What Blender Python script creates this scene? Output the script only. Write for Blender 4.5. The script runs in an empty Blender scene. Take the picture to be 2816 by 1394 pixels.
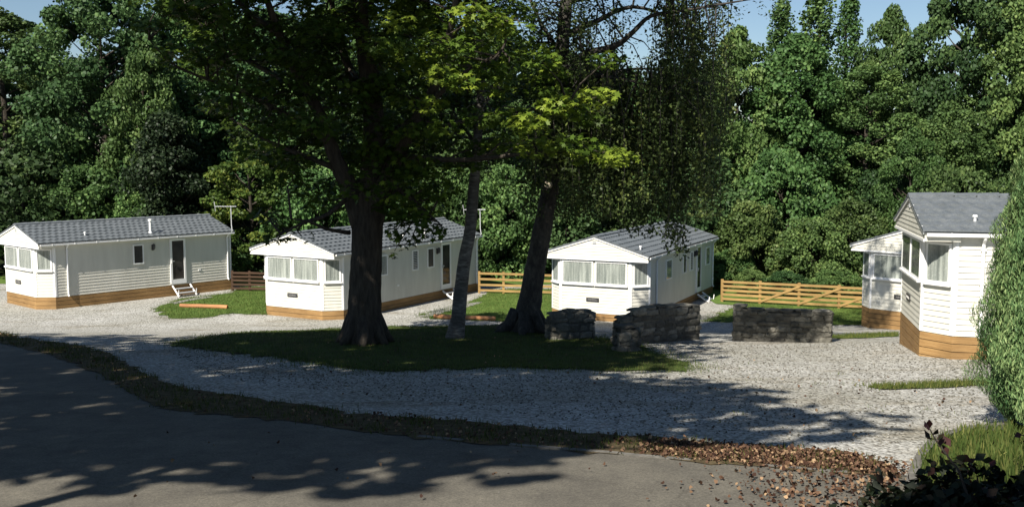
import bpy, bmesh, math, random
import numpy as np
from mathutils import Vector, Matrix
from mathutils.geometry import tessellate_polygon
R = math.radians
C = bpy.context.scene.collection
SC = bpy.context.scene
random.seed(7)
rng = np.random.default_rng(11)

# ------------------------------------------------------------------ camera, sky, sun, exposure
F, PITCH, CAMZ = 2750.0, R(5.55), 6.0
cam_d = bpy.data.cameras.new('camera')
cam_d.sensor_width = 36.0
cam_d.lens = 36.0 * F / 2816.0
cam_d.clip_start, cam_d.clip_end = 0.1, 2000.0
cam = bpy.data.objects.new('camera', cam_d)
C.objects.link(cam)
cam.location = (0, 0, CAMZ)
cam.rotation_euler = (R(90) - PITCH, 0, 0)
SC.camera = cam

SUN_AZ, SUN_EL = R(212.0), R(43.0)
w = bpy.data.worlds.new('World')
SC.world = w
w.use_nodes = True
nt = w.node_tree
sky = nt.nodes.new('ShaderNodeTexSky')
sky.sky_type = 'NISHITA'
sky.sun_disc = False
sky.sun_elevation, sky.sun_rotation = SUN_EL, SUN_AZ
sky.air_density, sky.dust_density, sky.ozone_density = 1.0, 0.15, 3.0
bg = nt.nodes['Background']
nt.links.new(sky.outputs[0], bg.inputs[0])
bg.inputs[1].default_value = 0.054

sun_d = bpy.data.lights.new('sun', 'SUN')
sun_d.energy = 5.0
sun_d.angle = R(0.53)
sun_d.color = (1.0, 0.94, 0.84)
sun = bpy.data.objects.new('sun', sun_d)
C.objects.link(sun)
sdir = Vector((math.sin(SUN_AZ) * math.cos(SUN_EL), math.cos(SUN_AZ) * math.cos(SUN_EL), math.sin(SUN_EL)))
sun.rotation_euler = sdir.to_track_quat('Z', 'Y').to_euler()
sun.location = (-30, -40, 50)

SC.view_settings.view_transform = 'Standard'
SC.view_settings.look = 'None'
SC.view_settings.exposure = 0.82
SC.view_settings.gamma = 1.0
SC.cycles.max_bounces = 6
SC.cycles.diffuse_bounces = 3
SC.cycles.transmission_bounces = 4
SC.cycles.transparent_max_bounces = 8

# ------------------------------------------------------------------ terrain height and unprojection
_py = np.array([-60, 0, 9, 11, 14, 18, 22, 26, 29, 32, 35, 38, 50, 60, 80, 100, 130, 400], float)
_pz = np.array([3.2, 2.9, 2.70, 2.59, 2.33, 1.95, 1.60, 1.22, 0.86, 0.30, 0.0, -0.06, -0.06, 0.5, 3.0, 5.0, 5.6, 5.6], float)

def height(x, y):
    y = np.asarray(y, float)
    z = (np.interp(y, _py, _pz) + np.interp(y - 1.2, _py, _pz) + np.interp(y + 1.2, _py, _pz)) / 3
    x = np.asarray(x, float)
    z = z + 0.12 * np.exp(-((x + 3.2) / 4.0) ** 2 - ((y - 25.5) / 3.2) ** 2)
    z = z + 0.20 * np.exp(-((x - 0.2) / 2.6) ** 2 - ((y - 28.0) / 2.2) ** 2)
    z = z + 0.10 * np.clip((x - 6) / 4, 0, 1) * np.exp(-((y - 22) / 4.0) ** 2)
    return z

def hz(x, y):
    return float(height(x, y))

def ray(px, py):
    u = (px - 1408.0) / F
    v = -(py - 697.0) / F
    return u, math.cos(PITCH) + v * math.sin(PITCH), -math.sin(PITCH) + v * math.cos(PITCH)

def P(px, py, Y):
    u, fy, fz = ray(px, py)
    t = Y / fy
    return Vector((u * t, Y, CAMZ + fz * t))

def G(px, py):
    """the point of the terrain seen at this place of the photograph"""
    u, fy, fz = ray(px, py)
    lo, hi = 3.0, 140.0
    for i in range(50):
        m = (lo + hi) / 2
        if CAMZ + fz * m / fy > hz(u * m / fy, m): lo = m
        else: hi = m
    return Vector((u * lo / fy, lo, hz(u * lo / fy, lo)))

# ------------------------------------------------------------------ materials
def new_mat(name):
    m = bpy.data.materials.new(name)
    m.use_nodes = True
    t = m.node_tree
    return m, t, t.nodes['Principled BSDF']

def N(t, kind, **kw):
    n = t.nodes.new(kind)
    for k, v in kw.items():
        setattr(n, k, v)
    return n

def ramp(t, stops, fac):
    r = N(t, 'ShaderNodeValToRGB')
    e = r.color_ramp.elements
    while len(e) < len(stops): e.new(0.5)
    for el, (p, c) in zip(e, stops):
        el.position = p
        el.color = (*c, 1)
    t.links.new(fac, r.inputs[0])
    return r.outputs[0]

def noise(t, scale, detail=4, rough=0.6, coord='Object', stretch=None):
    tc = N(t, 'ShaderNodeTexCoord')
    out = tc.outputs[coord]
    if stretch:
        mp = N(t, 'ShaderNodeMapping')
        mp.inputs['Scale'].default_value = stretch
        t.links.new(out, mp.inputs[0])
        out = mp.outputs[0]
    n = N(t, 'ShaderNodeTexNoise')
    n.inputs['Scale'].default_value = scale
    n.inputs['Detail'].default_value = detail
    n.inputs['Roughness'].default_value = rough
    t.links.new(out, n.inputs['Vector'])
    return n.outputs['Fac']

def voro(t, scale, feature='F1', stretch=None):
    tc = N(t, 'ShaderNodeTexCoord')
    out = tc.outputs['Object']
    if stretch:
        mp = N(t, 'ShaderNodeMapping')
        mp.inputs['Scale'].default_value = stretch
        t.links.new(out, mp.inputs[0])
        out = mp.outputs[0]
    n = N(t, 'ShaderNodeTexVoronoi', feature=feature)
    n.inputs['Scale'].default_value = scale
    t.links.new(out, n.inputs['Vector'])
    return n

def mixc(t, a, b, fac, mode='MIX'):
    m = N(t, 'ShaderNodeMix', data_type='RGBA', blend_type=mode)
    for s, v in ((m.inputs['Factor'], fac), (m.inputs['A'], a), (m.inputs['B'], b)):
        if isinstance(v, (int, float)): s.default_value = v
        elif isinstance(v, tuple): s.default_value = (*v, 1)
        else: t.links.new(v, s)
    return m.outputs['Result']

def bump(t, bs, h, strength, dist=0.02):
    b = N(t, 'ShaderNodeBump')
    b.inputs['Strength'].default_value = strength
    b.inputs['Distance'].default_value = dist
    t.links.new(h, b.inputs['Height'])
    t.links.new(b.outputs[0], bs.inputs['Normal'])

def simple(name, c1, c2, scale=6, rough=0.6, b=0.0, stretch=None, spec=0.4, dist=0.01):
    m, t, bs = new_mat(name)
    n = noise(t, scale, 5, 0.65, stretch=stretch)
    t.links.new(ramp(t, [(0.3, c1), (0.7, c2)], n), bs.inputs['Base Color'])
    bs.inputs['Roughness'].default_value = rough
    bs.inputs['Specular IOR Level'].default_value = spec
    if b: bump(t, bs, n, b, dist)
    return m

def leaf_mat(name, dark, mid, light, trans=0.25, rough=0.5):
    m, t, bs = new_mat(name)
    at = N(t, 'ShaderNodeAttribute', attribute_name='tint')
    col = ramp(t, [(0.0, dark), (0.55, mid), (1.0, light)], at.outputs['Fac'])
    oi = N(t, 'ShaderNodeObjectInfo')
    hsv = N(t, 'ShaderNodeHueSaturation')
    mr = N(t, 'ShaderNodeMapRange')
    mr.inputs['To Min'].default_value, mr.inputs['To Max'].default_value = 0.75, 1.25
    m7 = N(t, 'ShaderNodeMath', operation='MULTIPLY'); t.links.new(oi.outputs['Random'], m7.inputs[0]); m7.inputs[1].default_value = 7.31
    fr7 = N(t, 'ShaderNodeMath', operation='FRACT'); t.links.new(m7.outputs[0], fr7.inputs[0])
    mh = N(t, 'ShaderNodeMapRange'); mh.inputs['To Min'].default_value, mh.inputs['To Max'].default_value = 0.478, 0.512
    t.links.new(fr7.outputs[0], mh.inputs['Value']); t.links.new(mh.outputs[0], hsv.inputs['Hue'])
    t.links.new(oi.outputs['Random'], mr.inputs['Value'])
    t.links.new(mr.outputs[0], hsv.inputs['Value'])
    t.links.new(col, hsv.inputs['Color'])
    t.links.new(hsv.outputs[0], bs.inputs['Base Color'])
    bs.inputs['Roughness'].default_value = rough
    bs.inputs['Specular IOR Level'].default_value = 0.16
    tr = N(t, 'ShaderNodeBsdfTranslucent')
    t.links.new(hsv.outputs[0], tr.inputs['Color'])
    mx = N(t, 'ShaderNodeMixShader')
    mx.inputs[0].default_value = trans
    t.links.new(bs.outputs[0], mx.inputs[1])
    t.links.new(tr.outputs[0], mx.inputs[2])
    t.links.new(mx.outputs[0], t.nodes['Material Output'].inputs['Surface'])
    return m

M = {}
# gravel: pale crushed limestone, voronoi stones with dark gaps
m, t, bs = new_mat('gravel')
v1 = voro(t, 24.0)
v2 = voro(t, 11.0)
big = noise(t, 0.35, 4, 0.6)
fine = noise(t, 60, 3, 0.7)
sepc = N(t, 'ShaderNodeSeparateColor'); t.links.new(v1.outputs['Color'], sepc.inputs[0])
c = ramp(t, [(0.0, (0.20, 0.19, 0.17)), (0.25, (0.34, 0.335, 0.315)), (0.8, (0.44, 0.435, 0.41)), (1.0, (0.60, 0.59, 0.56))], sepc.outputs[0])
gap = ramp(t, [(0.5, (1, 1, 1)), (0.9, (0.40, 0.39, 0.36))], v1.outputs['Distance'])
c = mixc(t, c, gap, 1.0, 'MULTIPLY')
sep2 = N(t, 'ShaderNodeSeparateColor'); t.links.new(v2.outputs['Color'], sep2.inputs[0])
spk = ramp(t, [(0.86, (1, 1, 1)), (0.9, (0.45, 0.43, 0.38))], sep2.outputs[0])
core = ramp(t, [(0.3, (1, 1, 1)), (0.45, (0, 0, 0))], v2.outputs['Distance'])
c = mixc(t, c, mixc(t, c, spk, 1.0, 'MULTIPLY'), core)
c = mixc(t, c, ramp(t, [(0.3, (0.78, 0.77, 0.71)), (0.7, (1.10, 1.10, 1.10))], big), 1.0, 'MULTIPLY')
soil = noise(t, 0.55, 6, 0.72, stretch=(0.55, 1.5, 1.0))
c = mixc(t, c, mixc(t, c, (0.62, 0.55, 0.44), 1.0, 'MULTIPLY'), ramp(t, [(0.52, (0, 0, 0)), (0.70, (0.85, 0.85, 0.85))], soil))
t.links.new(c, bs.inputs['Base Color'])
bs.inputs['Roughness'].default_value = 0.9
bs.inputs['Specular IOR Level'].default_value = 0.2
inv = N(t, 'ShaderNodeMath', operation='SUBTRACT'); inv.inputs[0].default_value = 1.0
t.links.new(v1.outputs['Distance'], inv.inputs[1])
bump(t, bs, inv.outputs[0], 0.7, 0.03)
M['gravel'] = m
# asphalt
m, t, bs = new_mat('asphalt')
a1 = noise(t, 38, 4, 0.85); a2 = noise(t, 0.8, 5, 0.65)
c = ramp(t, [(0.35, (0.082, 0.078, 0.068)), (0.7, (0.185, 0.175, 0.152))], a1)
c = mixc(t, c, ramp(t, [(0.3, (0.72, 0.71, 0.70)), (0.7, (1.15, 1.13, 1.08))], a2), 1.0, 'MULTIPLY')
v = voro(t, 14); s2 = N(t, 'ShaderNodeSeparateColor'); t.links.new(v.outputs['Color'], s2.inputs[0])
chip = ramp(t, [(0.985, (0, 0, 0)), (0.99, (0.5, 0.5, 0.5))], s2.outputs[1])
cc = ramp(t, [(0.10, (1, 1, 1)), (0.16, (0, 0, 0))], v.outputs['Distance'])
c = mixc(t, c, (0.42, 0.41, 0.38), mixc(t, chip, cc, 1.0, 'MULTIPLY'))
ck = voro(t, 0.55, 'DISTANCE_TO_EDGE')
nd = N(t, 'ShaderNodeTexNoise'); nd.inputs['Scale'].default_value = 3.0; nd.inputs['Detail'].default_value = 5.0
tcn = N(t, 'ShaderNodeTexCoord'); vm = N(t, 'ShaderNodeVectorMath', operation='MULTIPLY_ADD')
t.links.new(tcn.outputs['Object'], nd.inputs['Vector']); t.links.new(nd.outputs['Color'], vm.inputs[0]); vm.inputs[1].default_value = (0.5, 0.5, 0); t.links.new(tcn.outputs['Object'], vm.inputs[2])
t.links.new(vm.outputs[0], ck.inputs['Vector'])
c = mixc(t, c, ramp(t, [(0.004, (0.55, 0.54, 0.52)), (0.012, (1, 1, 1))], ck.outputs['Distance']), 0.3, 'MULTIPLY')
st = noise(t, 2.4, 6, 0.75)
c = mixc(t, c, ramp(t, [(0.35, (0.80, 0.79, 0.78)), (0.65, (1.12, 1.10, 1.05))], st), 1.0, 'MULTIPLY')
t.links.new(c, bs.inputs['Base Color'])
bs.inputs['Roughness'].default_value = 0.9
bs.inputs['Specular IOR Level'].default_value = 0.25
bump(t, bs, a1, 0.5, 0.01)
M['asphalt'] = m
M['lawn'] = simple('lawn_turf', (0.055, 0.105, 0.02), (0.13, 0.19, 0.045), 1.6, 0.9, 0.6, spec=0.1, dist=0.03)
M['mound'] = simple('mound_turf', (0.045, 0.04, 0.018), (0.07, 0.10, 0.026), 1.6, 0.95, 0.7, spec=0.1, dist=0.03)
M['verge'] = simple('verge_earth', (0.045, 0.035, 0.02), (0.13, 0.10, 0.055), 7, 0.95, 0.8, spec=0.1, dist=0.03)
M['floor'] = simple('woodland_earth', (0.012, 0.018, 0.008), (0.03, 0.04, 0.015), 1.5, 1.0, 0.5, spec=0.05)
M['concrete'] = simple('concrete', (0.17, 0.165, 0.15), (0.33, 0.32, 0.29), 9, 0.85, 0.3)
M['siding'] = simple('cream_cladding', (0.56, 0.545, 0.475), (0.66, 0.645, 0.57), 1.6, 0.45, stretch=(1.6, 1.6, 0.35))
M['white'] = simple('white_trim', (0.78, 0.78, 0.77), (0.83, 0.83, 0.82), 2, 0.35)
M['grey'] = simple('grey_plastic', (0.36, 0.37, 0.38), (0.44, 0.45, 0.46), 3, 0.45)
M['metal'] = simple('galvanised_metal', (0.45, 0.46, 0.47), (0.6, 0.61, 0.62), 12, 0.4)
M['dark'] = simple('dark_plastic', (0.025, 0.025, 0.027), (0.05, 0.05, 0.052), 5, 0.4)
M['letters'] = simple('pale_lettering', (0.45, 0.44, 0.42), (0.5, 0.49, 0.47), 5, 0.5)
m, t, bs = new_mat('slate_roof')
n1 = noise(t, 3.5, 5, 0.7); n2 = noise(t, 40, 2, 0.6)
c = ramp(t, [(0.3, (0.088, 0.100, 0.108)), (0.7, (0.150, 0.164, 0.174))], n1)
c = mixc(t, c, ramp(t, [(0.3, (0.75, 0.75, 0.75)), (0.7, (1.15, 1.15, 1.15))], n2), 1.0, 'MULTIPLY')
t.links.new(c, bs.inputs['Base Color']); bs.inputs['Roughness'].default_value = 0.5
bump(t, bs, n2, 0.2, 0.005)
M['roof'] = m
def wood_mat(name, c1, c2, c3, stretch=(0.6, 0.6, 14)):
    m, t, bs = new_mat(name)
    n1 = noise(t, 3, 6, 0.7, stretch=stretch); n2 = noise(t, 1.1, 3, 0.5)
    c = ramp(t, [(0.25, c1), (0.5, c2), (0.75, c3)], n1)
    c = mixc(t, c, ramp(t, [(0.3, (0.72, 0.70, 0.68)), (0.7, (1.15, 1.12, 1.08))], n2), 1.0, 'MULTIPLY')
    t.links.new(c, bs.inputs['Base Color']); bs.inputs['Roughness'].default_value = 0.7
    bs.inputs['Specular IOR Level'].default_value = 0.25
    bump(t, bs, n1, 0.3, 0.005)
    return m
M['skirt'] = wood_mat('stained_boards', (0.18, 0.10, 0.040), (0.28, 0.17, 0.070), (0.36, 0.24, 0.11))
M['fence'] = wood_mat('orange_fence_wood', (0.23, 0.145, 0.055), (0.32, 0.21, 0.08), (0.41, 0.285, 0.12))
M['darkfence'] = wood_mat('shade_tinted_wood', (0.035, 0.02, 0.012), (0.06, 0.034, 0.02), (0.085, 0.05, 0.03))  # shade between the left caravans put into the wood colour
M['log'] = wood_mat('peeled_log', (0.30, 0.13, 0.06), (0.42, 0.20, 0.09), (0.52, 0.28, 0.14))
M['bark'] = simple('dark_bark', (0.03, 0.026, 0.021), (0.08, 0.068, 0.055), 5, 0.95, 1.0, stretch=(2.2, 2.2, 0.5), spec=0.1, dist=0.06)
m, t, bs = new_mat('birch_bark')
b1 = noise(t, 6, 4, 0.7, stretch=(0.7, 0.7, 3.2)); b2 = noise(t, 1.2, 4, 0.6)
c = ramp(t, [(0.40, (0.05, 0.045, 0.04)), (0.52, (0.11, 0.105, 0.095)), (0.8, (0.30, 0.29, 0.265))], b1)
c = mixc(t, (0.06, 0.055, 0.048), c, ramp(t, [(0.36, (0, 0, 0)), (0.5, (1, 1, 1))], b2))
t.links.new(c, bs.inputs['Base Color']); bs.inputs['Roughness'].default_value = 0.85
bump(t, bs, b1, 0.5, 0.02)
M['birch'] = m
m, t, bs = new_mat('old_birch_bark')
b1 = noise(t, 4, 5, 0.75, stretch=(1.6, 1.6, 0.8)); 
c = ramp(t, [(0.42, (0.022, 0.02, 0.017)), (0.64, (0.07, 0.062, 0.052)), (0.78, (0.22, 0.21, 0.18))], b1)
t.links.new(c, bs.inputs['Base Color']); bs.inputs['Roughness'].default_value = 0.9
bump(t, bs, b1, 1.0, 0.06)
M['oldbirch'] = m
M['cut'] = simple('fresh_cut_wood', (0.6, 0.5, 0.36), (0.75, 0.66, 0.5), 8, 0.8)
m, t, bs = new_mat('rubble_stone')
at = N(t, 'ShaderNodeAttribute', attribute_name='tint')
s1 = noise(t, 9, 6, 0.7)
c = ramp(t, [(0.0, (0.075, 0.07, 0.06)), (0.6, (0.125, 0.118, 0.10)), (1.0, (0.23, 0.215, 0.185))], at.outputs['Fac'])
c = mixc(t, c, ramp(t, [(0.3, (0.45, 0.45, 0.42)), (0.7, (1.2, 1.2, 1.15))], s1), 1.0, 'MULTIPLY')
t.links.new(c, bs.inputs['Base Color']); bs.inputs['Roughness'].default_value = 0.95
bump(t, bs, s1, 0.9, 0.03)
M['stone'] = m
# window pane: real see-through glass with a reflection
m, t, bs = new_mat('window_glass')
tp = N(t, 'ShaderNodeBsdfTransparent'); tp.inputs[0].default_value = (0.90, 0.92, 0.91, 1)
gl = N(t, 'ShaderNodeBsdfGlossy'); gl.inputs['Roughness'].default_value = 0.03
fr = N(t, 'ShaderNodeLayerWeight'); fr.inputs[0].default_value = 0.5
pw = N(t, 'ShaderNodeMath', operation='POWER'); t.links.new(fr.outputs['Facing'], pw.inputs[0]); pw.inputs[1].default_value = 4.0
ma = N(t, 'ShaderNodeMath', operation='MULTIPLY_ADD'); t.links.new(pw.outputs[0], ma.inputs[0]); ma.inputs[1].default_value = 0.7; ma.inputs[2].default_value = 0.05
mx = N(t, 'ShaderNodeMixShader')
t.links.new(ma.outputs[0], mx.inputs[0]); t.links.new(tp.outputs[0], mx.inputs[1]); t.links.new(gl.outputs[0], mx.inputs[2])
t.links.new(mx.outputs[0], t.nodes['Material Output'].inputs['Surface'])
M['glass'] = m
m, t, bs = new_mat('dark_glazing')
n1 = noise(t, 1.5, 3, 0.6)
t.links.new(ramp(t, [(0.3, (0.018, 0.018, 0.02)), (0.7, (0.06, 0.055, 0.05))], n1), bs.inputs['Base Color'])
bs.inputs['Roughness'].default_value = 0.08
M['darkglass'] = m
m, t, bs = new_mat('net_curtain')
ln = noise(t, 6, 3, 0.6, stretch=(2.2, 2.2, 0.12)); lv = voro(t, 16)
c = ramp(t, [(0.32, (0.30, 0.31, 0.30)), (0.5, (0.46, 0.46, 0.44)), (0.68, (0.66, 0.65, 0.62))], ln)
c = mixc(t, c, ramp(t, [(0.1, (1.12, 1.12, 1.1)), (0.4, (0.88, 0.88, 0.88))], lv.outputs['Distance']), 1.0, 'MULTIPLY')
t.links.new(c, bs.inputs['Base Color']); bs.inputs['Roughness'].default_value = 0.9
M['curtain'] = m
# foliage: leaf colours
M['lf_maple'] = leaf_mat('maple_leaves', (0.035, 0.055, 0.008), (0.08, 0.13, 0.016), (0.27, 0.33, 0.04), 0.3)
M['lf_birch'] = leaf_mat('birch_leaves', (0.020, 0.036, 0.011), (0.045, 0.075, 0.022), (0.13, 0.17, 0.045), 0.22)
M['lf_dark'] = leaf_mat('dark_leaves', (0.020, 0.046, 0.016), (0.050, 0.098, 0.034), (0.115, 0.19, 0.06), 0.2)
M['lf_mid'] = leaf_mat('green_leaves', (0.030, 0.062, 0.019), (0.075, 0.14, 0.042), (0.155, 0.235, 0.07), 0.22)
M['lf_pale'] = leaf_mat('pale_leaves', (0.038, 0.072, 0.02), (0.08, 0.145, 0.042), (0.165, 0.235, 0.075), 0.28)
M['lf_yellow'] = leaf_mat('yellowing_leaves', (0.04, 0.075, 0.016), (0.085, 0.145, 0.03), (0.23, 0.27, 0.05), 0.3)
M['lf_yew'] = leaf_mat('yew_leaves', (0.012, 0.022, 0.010), (0.024, 0.042, 0.018), (0.05, 0.075, 0.03), 0.1)
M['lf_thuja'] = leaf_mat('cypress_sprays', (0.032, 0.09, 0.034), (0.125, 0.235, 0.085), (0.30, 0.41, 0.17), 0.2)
M['lf_shrub'] = leaf_mat('dark_red_leaves', (0.008, 0.013, 0.007), (0.016, 0.026, 0.012), (0.055, 0.02, 0.016), 0.1)
M['lf_dry'] = leaf_mat('fallen_dry_leaves', (0.045, 0.026, 0.015), (0.13, 0.083, 0.044), (0.36, 0.27, 0.14), 0.1, 0.7)
M['lf_grass'] = leaf_mat('grass_blades', (0.03, 0.05, 0.01), (0.065, 0.10, 0.022), (0.20, 0.20, 0.06), 0.25, 0.7)

# ------------------------------------------------------------------ object helpers
def link(o, parent=None):
    C.objects.link(o)
    if parent is not None: o.parent = parent
    return o

def tag(o, label=None, cat=None, group=None, kind=None):
    if label: o['label'] = label
    if cat: o['category'] = cat
    if group: o['group'] = group
    if kind: o['kind'] = kind
    return o

def thing(name, label, cat, loc=(0, 0, 0), rz=0.0, group=None):
    o = bpy.data.objects.new(name, None)
    o.empty_display_size = 0.3
    link(o)
    o.location = loc
    o.rotation_euler = (0, 0, rz)
    return tag(o, label, cat, group)

class MB:
    def __init__(s): s.v = []; s.f = []; s.t = []
    def add(s, vs, fs, tint=None):
        b = len(s.v)
        s.v += [tuple(q) for q in vs]
        s.f += [tuple(b + i for i in f) for f in fs]
        if tint is not None: s.t += [tint] * len(fs)
    def box(s, c, d, ax=None):
        """box with centre c, sizes d and optional axes (three unit vectors)"""
        ax = ax or (Vector((1, 0, 0)), Vector((0, 1, 0)), Vector((0, 0, 1)))
        c = Vector(c)
        vs = [c + ax[0] * (d[0] / 2 * i) + ax[1] * (d[1] / 2 * j) + ax[2] * (d[2] / 2 * k)
              for i in (-1, 1) for j in (-1, 1) for k in (-1, 1)]
        s.add(vs, [(0, 1, 3, 2), (4, 6, 7, 5), (0, 4, 5, 1), (2, 3, 7, 6), (0, 2, 6, 4), (1, 5, 7, 3)])
    def bar(s, a, b, w, h, up=(0, 0, 1)):
        a, b = Vector(a), Vector(b)
        d = (b - a)
        L = d.length
        x = d.normalized()
        y = Vector(up).cross(x)
        if y.length < 1e-4: y = Vector((0, 1, 0)).cross(x)
        y.normalize()
        z = x.cross(y)
        s.box((a + b) / 2, (L, w, h), (x, y, z))
    def tube(s, pts, rad, n=8, wob=0.0, cap=True):
        pts = [Vector(q) for q in pts]
        rings = []
        prev = Vector((1, 0, 0))
        for i, q in enumerate(pts):
            d = (pts[min(i + 1, len(pts) - 1)] - pts[max(i - 1, 0)])
            d = d.normalized() if d.length > 1e-6 else Vector((0, 0, 1))
            x = prev - d * prev.dot(d)
            if x.length < 1e-3: x = d.orthogonal()
            x.normalize(); prev = x
            y = d.cross(x)
            r = rad[i] if hasattr(rad, '__len__') else rad
            rings.append([q + (x * math.cos(2 * math.pi * k / n) + y * math.sin(2 * math.pi * k / n)) * r * (1 + wob * random.uniform(-1, 1)) for k in range(n)])
        vs = [p for rg in rings for p in rg]
        fs = [(i * n + k, i * n + (k + 1) % n, (i + 1) * n + (k + 1) % n, (i + 1) * n + k) for i in range(len(pts) - 1) for k in range(n)]
        if cap:
            fs.append(tuple(reversed(range(n))))
            fs.append(tuple((len(pts) - 1) * n + k for k in range(n)))
        s.add(vs, fs)
    def build(s, name, mat, parent=None, smooth=False):
        me = bpy.data.meshes.new(name)
        me.from_pydata(s.v, [], s.f)
        if s.t:
            a = me.attributes.new('tint', 'FLOAT', 'FACE')
            a.data.foreach_set('value', s.t)
        if smooth: me.polygons.foreach_set('use_smooth', [True] * len(me.polygons))
        me.materials.append(mat)
        me.update()
        return link(bpy.data.objects.new(name, me), parent)

def subdiv(pts, rad, k=3):
    """Catmull-Rom refinement of a limb"""
    pts = [Vector(p) for p in pts]
    op, orr = [], []
    for i in range(len(pts) - 1):
        p0, p1, p2, p3 = pts[max(i - 1, 0)], pts[i], pts[i + 1], pts[min(i + 2, len(pts) - 1)]
        for j in range(k):
            u = j / k
            op.append(0.5 * ((2 * p1) + (p2 - p0) * u + (2 * p0 - 5 * p1 + 4 * p2 - p3) * u * u + (3 * p1 - p0 - 3 * p2 + p3) * u ** 3))
            orr.append(rad[i] * (1 - u) + rad[i + 1] * u)
    op.append(pts[-1]); orr.append(rad[-1])
    return op, orr

SH_LEAF = np.array([(0, -0.5, 0), (0.30, -0.05, 0.06), (0, 0.5, -0.04), (-0.30, -0.05, 0.06)])
SH_CLUMP = np.array([(-0.1, -0.5, 0), (0.34, -0.22, 0.08), (0.42, 0.18, -0.05), (0.05, 0.5, 0.05), (-0.40, 0.22, 0.02), (-0.36, -0.2, -0.06)])
SH_MAPLE = np.array([(0, -0.5, 0), (0.16, -0.22, .02), (0.5, -0.2, -.05), (0.28, 0.04, .03), (0.44, 0.32, -.05), (0.14, 0.2, .02), (0, 0.55, -.06),
                     (-0.14, 0.2, .02), (-0.44, 0.32, -.05), (-0.28, 0.04, .03), (-0.5, -0.2, -.05), (-0.16, -0.22, .02)])
SH_BLADE = np.array([(-0.05, 0, 0), (0.05, 0, 0), (0.0, 1.0, 0.12)])
SH_SPRAY = np.array([(-0.06, -0.5, 0), (0.06, -0.5, 0), (0.22, 0.0, 0.04), (0.0, 0.55, -0.03), (-0.22, 0.0, 0.04)])

def leaves(name, pos, nrm, size, tint, shape, mat, parent=None, up=None):
    """one mesh of many leaf faces; up gives the leaf's long direction when it matters"""
    pos, nrm, size, tint = map(lambda a: np.asarray(a, float), (pos, nrm, size, tint))
    n, k = len(pos), len(shape)
    nrm = nrm / np.maximum(np.linalg.norm(nrm, axis=1, keepdims=True), 1e-6)
    if up is None: up = rng.normal(size=(n, 3))
    x = np.cross(up, nrm)
    x /= np.maximum(np.linalg.norm(x, axis=1, keepdims=True), 1e-6)
    y = np.cross(nrm, x)
    sz = size[:, None, None]
    co = pos[:, None, :] + sz * (shape[None, :, 0:1] * x[:, None, :] + shape[None, :, 1:2] * y[:, None, :] + shape[None, :, 2:3] * nrm[:, None, :])
    me = bpy.data.meshes.new(name)
    me.vertices.add(n * k); me.loops.add(n * k); me.polygons.add(n)
    me.vertices.foreach_set('co', co.astype(np.float32).ravel())
    me.loops.foreach_set('vertex_index', np.arange(n * k, dtype=np.int32))
    me.polygons.foreach_set('loop_start', np.arange(0, n * k, k, dtype=np.int32))
    me.update(calc_edges=True)
    a = me.attributes.new('tint', 'FLOAT', 'FACE')
    a.data.foreach_set('value', np.clip(tint, 0, 1).astype(np.float32))
    me.materials.append(mat)
    me.validate()
    return link(bpy.data.objects.new(name, me), parent)

def copy_tree(root, loc, rz=0.0, scale=None):
    r = root.copy(); C.objects.link(r)
    r.location = loc; r.rotation_euler = (0, 0, rz)
    if scale is not None: r.scale = scale
    for ch in list(root.children):
        c = ch.copy(); C.objects.link(c); c.parent = r
        for g in list(ch.children):
            d = g.copy(); C.objects.link(d); d.parent = c
    return r

# ------------------------------------------------------------------ the ground and its sheets
def axis_coords(lo, hi, step, far):
    near = list(np.arange(lo, hi + 1e-6, step))
    out = [q for q in far if q < lo - 1e-6] + near + [q for q in far if q > hi + 1e-6]
    return np.array(out)
GX = axis_coords(-40, 40, 0.5, [-400, -250, -160, -100, -70, -50, 50, 70, 100, 160, 250, 400])
GY = axis_coords(-10, 62, 0.5, [-80, -40, -20, 65, 70, 76, 84, 92, 100, 115, 130, 180, 250, 400])
xx, yy = np.meshgrid(GX, GY)
zz = height(xx, yy)
nx, ny = len(GX), len(GY)
mb = MB()
mb.v = list(zip(xx.ravel().tolist(), yy.ravel().tolist(), zz.ravel().tolist()))
mb.f = [(j * nx + i, j * nx + i + 1, (j + 1) * nx + i + 1, (j + 1) * nx + i) for j in range(ny - 1) for i in range(nx - 1)]
tag(mb.build('ground', M['gravel'], smooth=True), kind='structure')

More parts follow.
